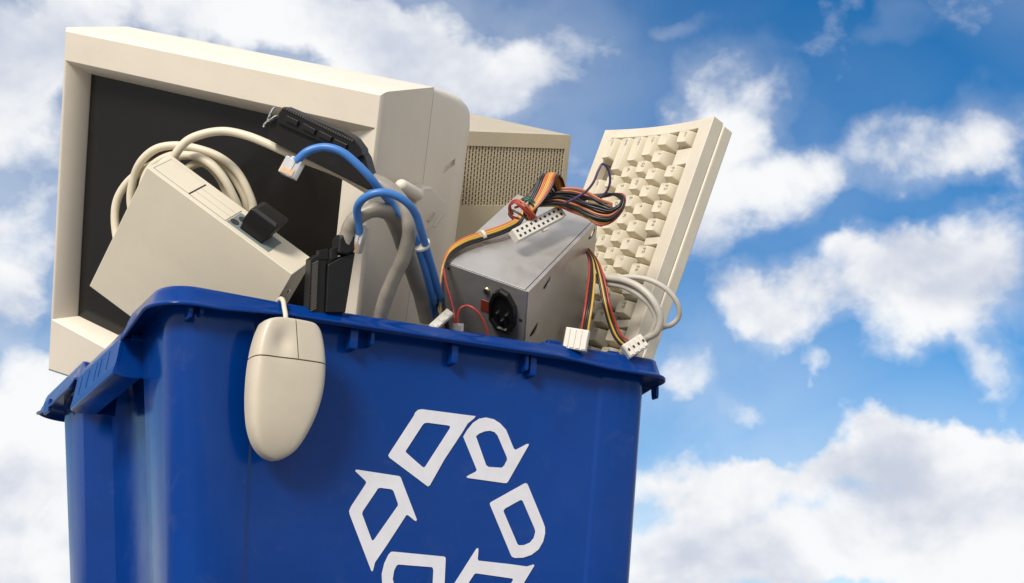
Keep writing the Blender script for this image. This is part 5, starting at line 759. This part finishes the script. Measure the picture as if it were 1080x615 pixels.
sub(cn, up_c, 'pin_row', 'conn_up', k, mat('dull_pin_metal', (.16, .14, .12), .4, metal=.6))['kind'] = 'stuff'
sl = DATA['L_up_slots']
for i in range(4):
    p, q = Vector((*sl[2*i], 0)), Vector((*sl[2*i+1], 0)); d = (q-p).normalized(); n_ = Vector((-d.y, d.x, 0))*.0024
    k = MB(); k.rings([[tuple(v+Vector((0, 0, z))) for v in (p-n_, q-n_, q+n_, p+n_)] for z in (-.0064, -.0036)]); sub(cn, up_c, 'slot_bar', 'conn_up', k, M['black_gloss'], .0003)  # raised black bars stand in for the shade of recessed slots
pts = [Vector((*p, -.002)) for p in DATA['L_up_clamp']]
for (p, q) in ((pts[0], pts[1]), (pts[0], pts[2]), (pts[0], pts[3])):
    k = MB(); mid = (p+q)/2+Vector((.001, 0, -.003)); tube_into(k, [p, mid, q, q+(q-p)*.1+Vector((0, 0, .002))], .0010, 8, 5); sub(cn, up_c, 'spring_clip', 'conn_up', k, M['chrome'])

lo_c = data_cable('grey data cable arching into a black connector that stands in the bin beside the screen', 'grey_lower')
k = MB(); tube_into(k, DATA['P_grey_lower'], .0090, 18, flat=.80, wob=.022); me = k.mesh('sheath', 60); me.transform(lo_c.matrix_world.inverted()); link('sheath', me, M['grey_cable'], lo_c)
cn = lay(lo_c, 'connector', 'conn_low', prism(DATA['L_low_body'], 0, .020), M['black'], None, .0012)
sub(cn, lo_c, 'contact_strip', 'conn_low', prism(DATA['L_low_side'], .003, .018), M['black'], .0008)
tb = DATA['L_low_tabs']
for i in range(2): sub(cn, lo_c, 'latch_tab', 'conn_low', prism(tb[4*i:4*i+4], .002, .010), M['black'], .0006)
sub(cn, lo_c, 'hood', 'conn_low', prism(DATA['L_low_hood'], -.003, .018), M['black'], .0025)
a, b_ = [Vector((*p, 0)) for p in DATA['L_low_pins']]; k = MB()
for i in range(20):
    p = a.lerp(b_, i/19); k.box((p.x-.0030, p.y-.0006, .0008), (p.x+.0030, p.y+.0006, .0034))
sub(cn, lo_c, 'pin_row', 'conn_low', k, mat('dull_pin_metal_b', (.16, .14, .12), .4, metal=.6))['kind'] = 'stuff'

kc = thing('cable', 'pale grey cable looping in front of the keyboard beside the white plugs', 'cable', Matrix.Translation(DATA['P_kcable_a'][-1]))
bpy.context.view_layer.update()
for nm, r_, mm in (('kcable_a', .0036, 'lightgrey_cable'), ('kcable_b', .0034, 'lightgrey_cable'), ('kcable_c', .0027, 'lightgrey_cable')):
    k = MB(); tube_into(k, DATA['P_'+nm], r_, 12); me = k.mesh('loop', 60); me.transform(kc.matrix_world.inverted()); link('loop', me, M[mm], kc)

# ---------------------------------------------------------------- mouse hanging on the front of the bin
out = DATA['MOUSE']; zt = max(p[1] for p in out); zb = min(p[1] for p in out)
ms = thing('computer_mouse', 'beige two button mouse hanging by its cord over the front rim', 'mouse', Matrix.Translation((.1085, .004, zb)))
bpy.context.view_layer.update()
it = max(range(len(out)), key=lambda i: out[i][1]); ib = min(range(len(out)), key=lambda i: out[i][1])
def chain(i, j, st):
    r_ = []
    while True:
        r_.append(out[i])
        if i == j: return r_
        i = (i+st) % len(out)
ch1 = chain(it, ib, 1); ch2 = chain(it, ib, -1)
if sum(p[0] for p in ch1)/len(ch1) > sum(p[0] for p in ch2)/len(ch2): right_c, left_c = ch1, ch2
else: right_c, left_c = ch2, ch1
def smoothc(c_):
    return [(p.x, p.z) for p in smooth_path([(x, 0, z) for x, z in c_], 8)]
right_c, left_c = smoothc(right_c), smoothc(left_c)
def xat(c_, z):
    if z >= c_[0][1]: return c_[0][0]
    for (xa, za), (xb, zb_) in zip(c_, c_[1:]):
        if (za-z)*(zb_-z) <= 0 and abs(za-zb_) > 1e-9: return xa+(xb-xa)*(z-za)/(zb_-za)
    return c_[-1][0]
def base_y(z): return -.0110+(zt-z)/(zt-zb)*.0170
def mouse_y(x, z):
    xl, xr = xat(left_c, z), xat(right_c, z); h = max((xr-xl)/2, 1e-5); s = max(-1, min(1, (x-(xl+xr)/2)/h))
    t = (zt-z)/(zt-zb); H = .0215*(1-.42*(t-.42)**2*2)
    H *= (1-max(0, 1-t/.030)**2.4)**.5 if t < .030 else 1
    if t > .72: H *= max(0.0, 1-((t-.72)/.28)**2.6)**.5*.55+.45
    edge = max(0.0, 1-abs(s)**13)**.5
    H = H*(.30+.70*edge) - .0016*s*s
    d = -.0036*math.exp(-((x-.1008)/.0080)**2-((z+.0440)/.0115)**2)
    return base_y(z) - H - d
sm = DATA['MOUSE_SEAM']
def seam_z(x): return sm[0][1]+(sm[1][1]-sm[0][1])*(x-sm[0][0])/(sm[1][0]-sm[0][0])
def seam_x(z): return sm[2][0]+(sm[3][0]-sm[2][0])*(z-sm[2][1])/(sm[3][1]-sm[2][1])
def patch(name, zlist, xa, xb, lab=None, nx=30):
    nz = len(zlist); vs = []; fs = []
    for z in zlist:
        a, b = xa(z), xb(z)
        for i in range(nx+1):
            t = .5-.5*math.cos(math.pi*i/nx); x = a+(b-a)*t
            zz = z+(seam_z(x)-seam_z(.1117))*max(0, 1-abs(z-seam_z(.1117))/.02)
            vs.append((x, mouse_y(x, zz), zz))
    for j in range(nz-1):
        for i in range(nx): q = j*(nx+1)+i; fs.append((q, q+1, q+nx+2, q+nx+1))
    border = [i for i in range(nx+1)] + [j*(nx+1)+nx for j in range(1, nz)] + [(nz-1)*(nx+1)+i for i in range(nx-1, -1, -1)] + [j*(nx+1) for j in range(nz-2, 0, -1)]
    nb = len(vs)
    for i in border: x, y, z = vs[i]; vs.append((x, max(y+.0005, base_y(z)), z))
    for q in range(len(border)): r_ = (q+1) % len(border); fs.append((border[q], border[r_], nb+r_, nb+q))
    fs.append(tuple(nb+q for q in range(len(border))))
    vs = [(x-.1085, y-.004, z-zb) for x, y, z in vs]
    return link(name, mesh(name, vs, fs, 50), M['mouse'], ms, lab)
zs0 = seam_z(.1117); N = 26
upz = [zt-.0002-(zt-.0002-zs0-.0006)*(1-math.cos(math.pi/2*i/N)) for i in range(N+1)]
dnz = [zs0-.0006-(zs0-.0006-zb-.0002)*math.sin(math.pi/2*i/40) for i in range(41)]
patch('button', upz, lambda z: xat(left_c, z), lambda z: max(xat(left_c, z)+.0002, min(xat(right_c, z), seam_x(z)-.0005)), 'dished left button')
patch('button', upz, lambda z: min(xat(right_c, z)-.0002, max(xat(left_c, z), seam_x(z)+.0005)), lambda z: xat(right_c, z))
patch('body', dnz, lambda z: xat(left_c, z), lambda z: xat(right_c, z))
k = MB(); tube_into(k, [(.1063, -.014, zt-.006), (.1062, -.0130, zt+.004), (.1062, -.0085, zt+.012), (.106, -.004, .000), (.106, .003, .0040), (.106, .010, .0030), (.106, .020, -.004), (.106, .032, -.03)], .0022, 12)
me = k.mesh('cord', 60); me.transform(ms.matrix_world.inverted()); link('cord', me, M['cream_cable'], ms)
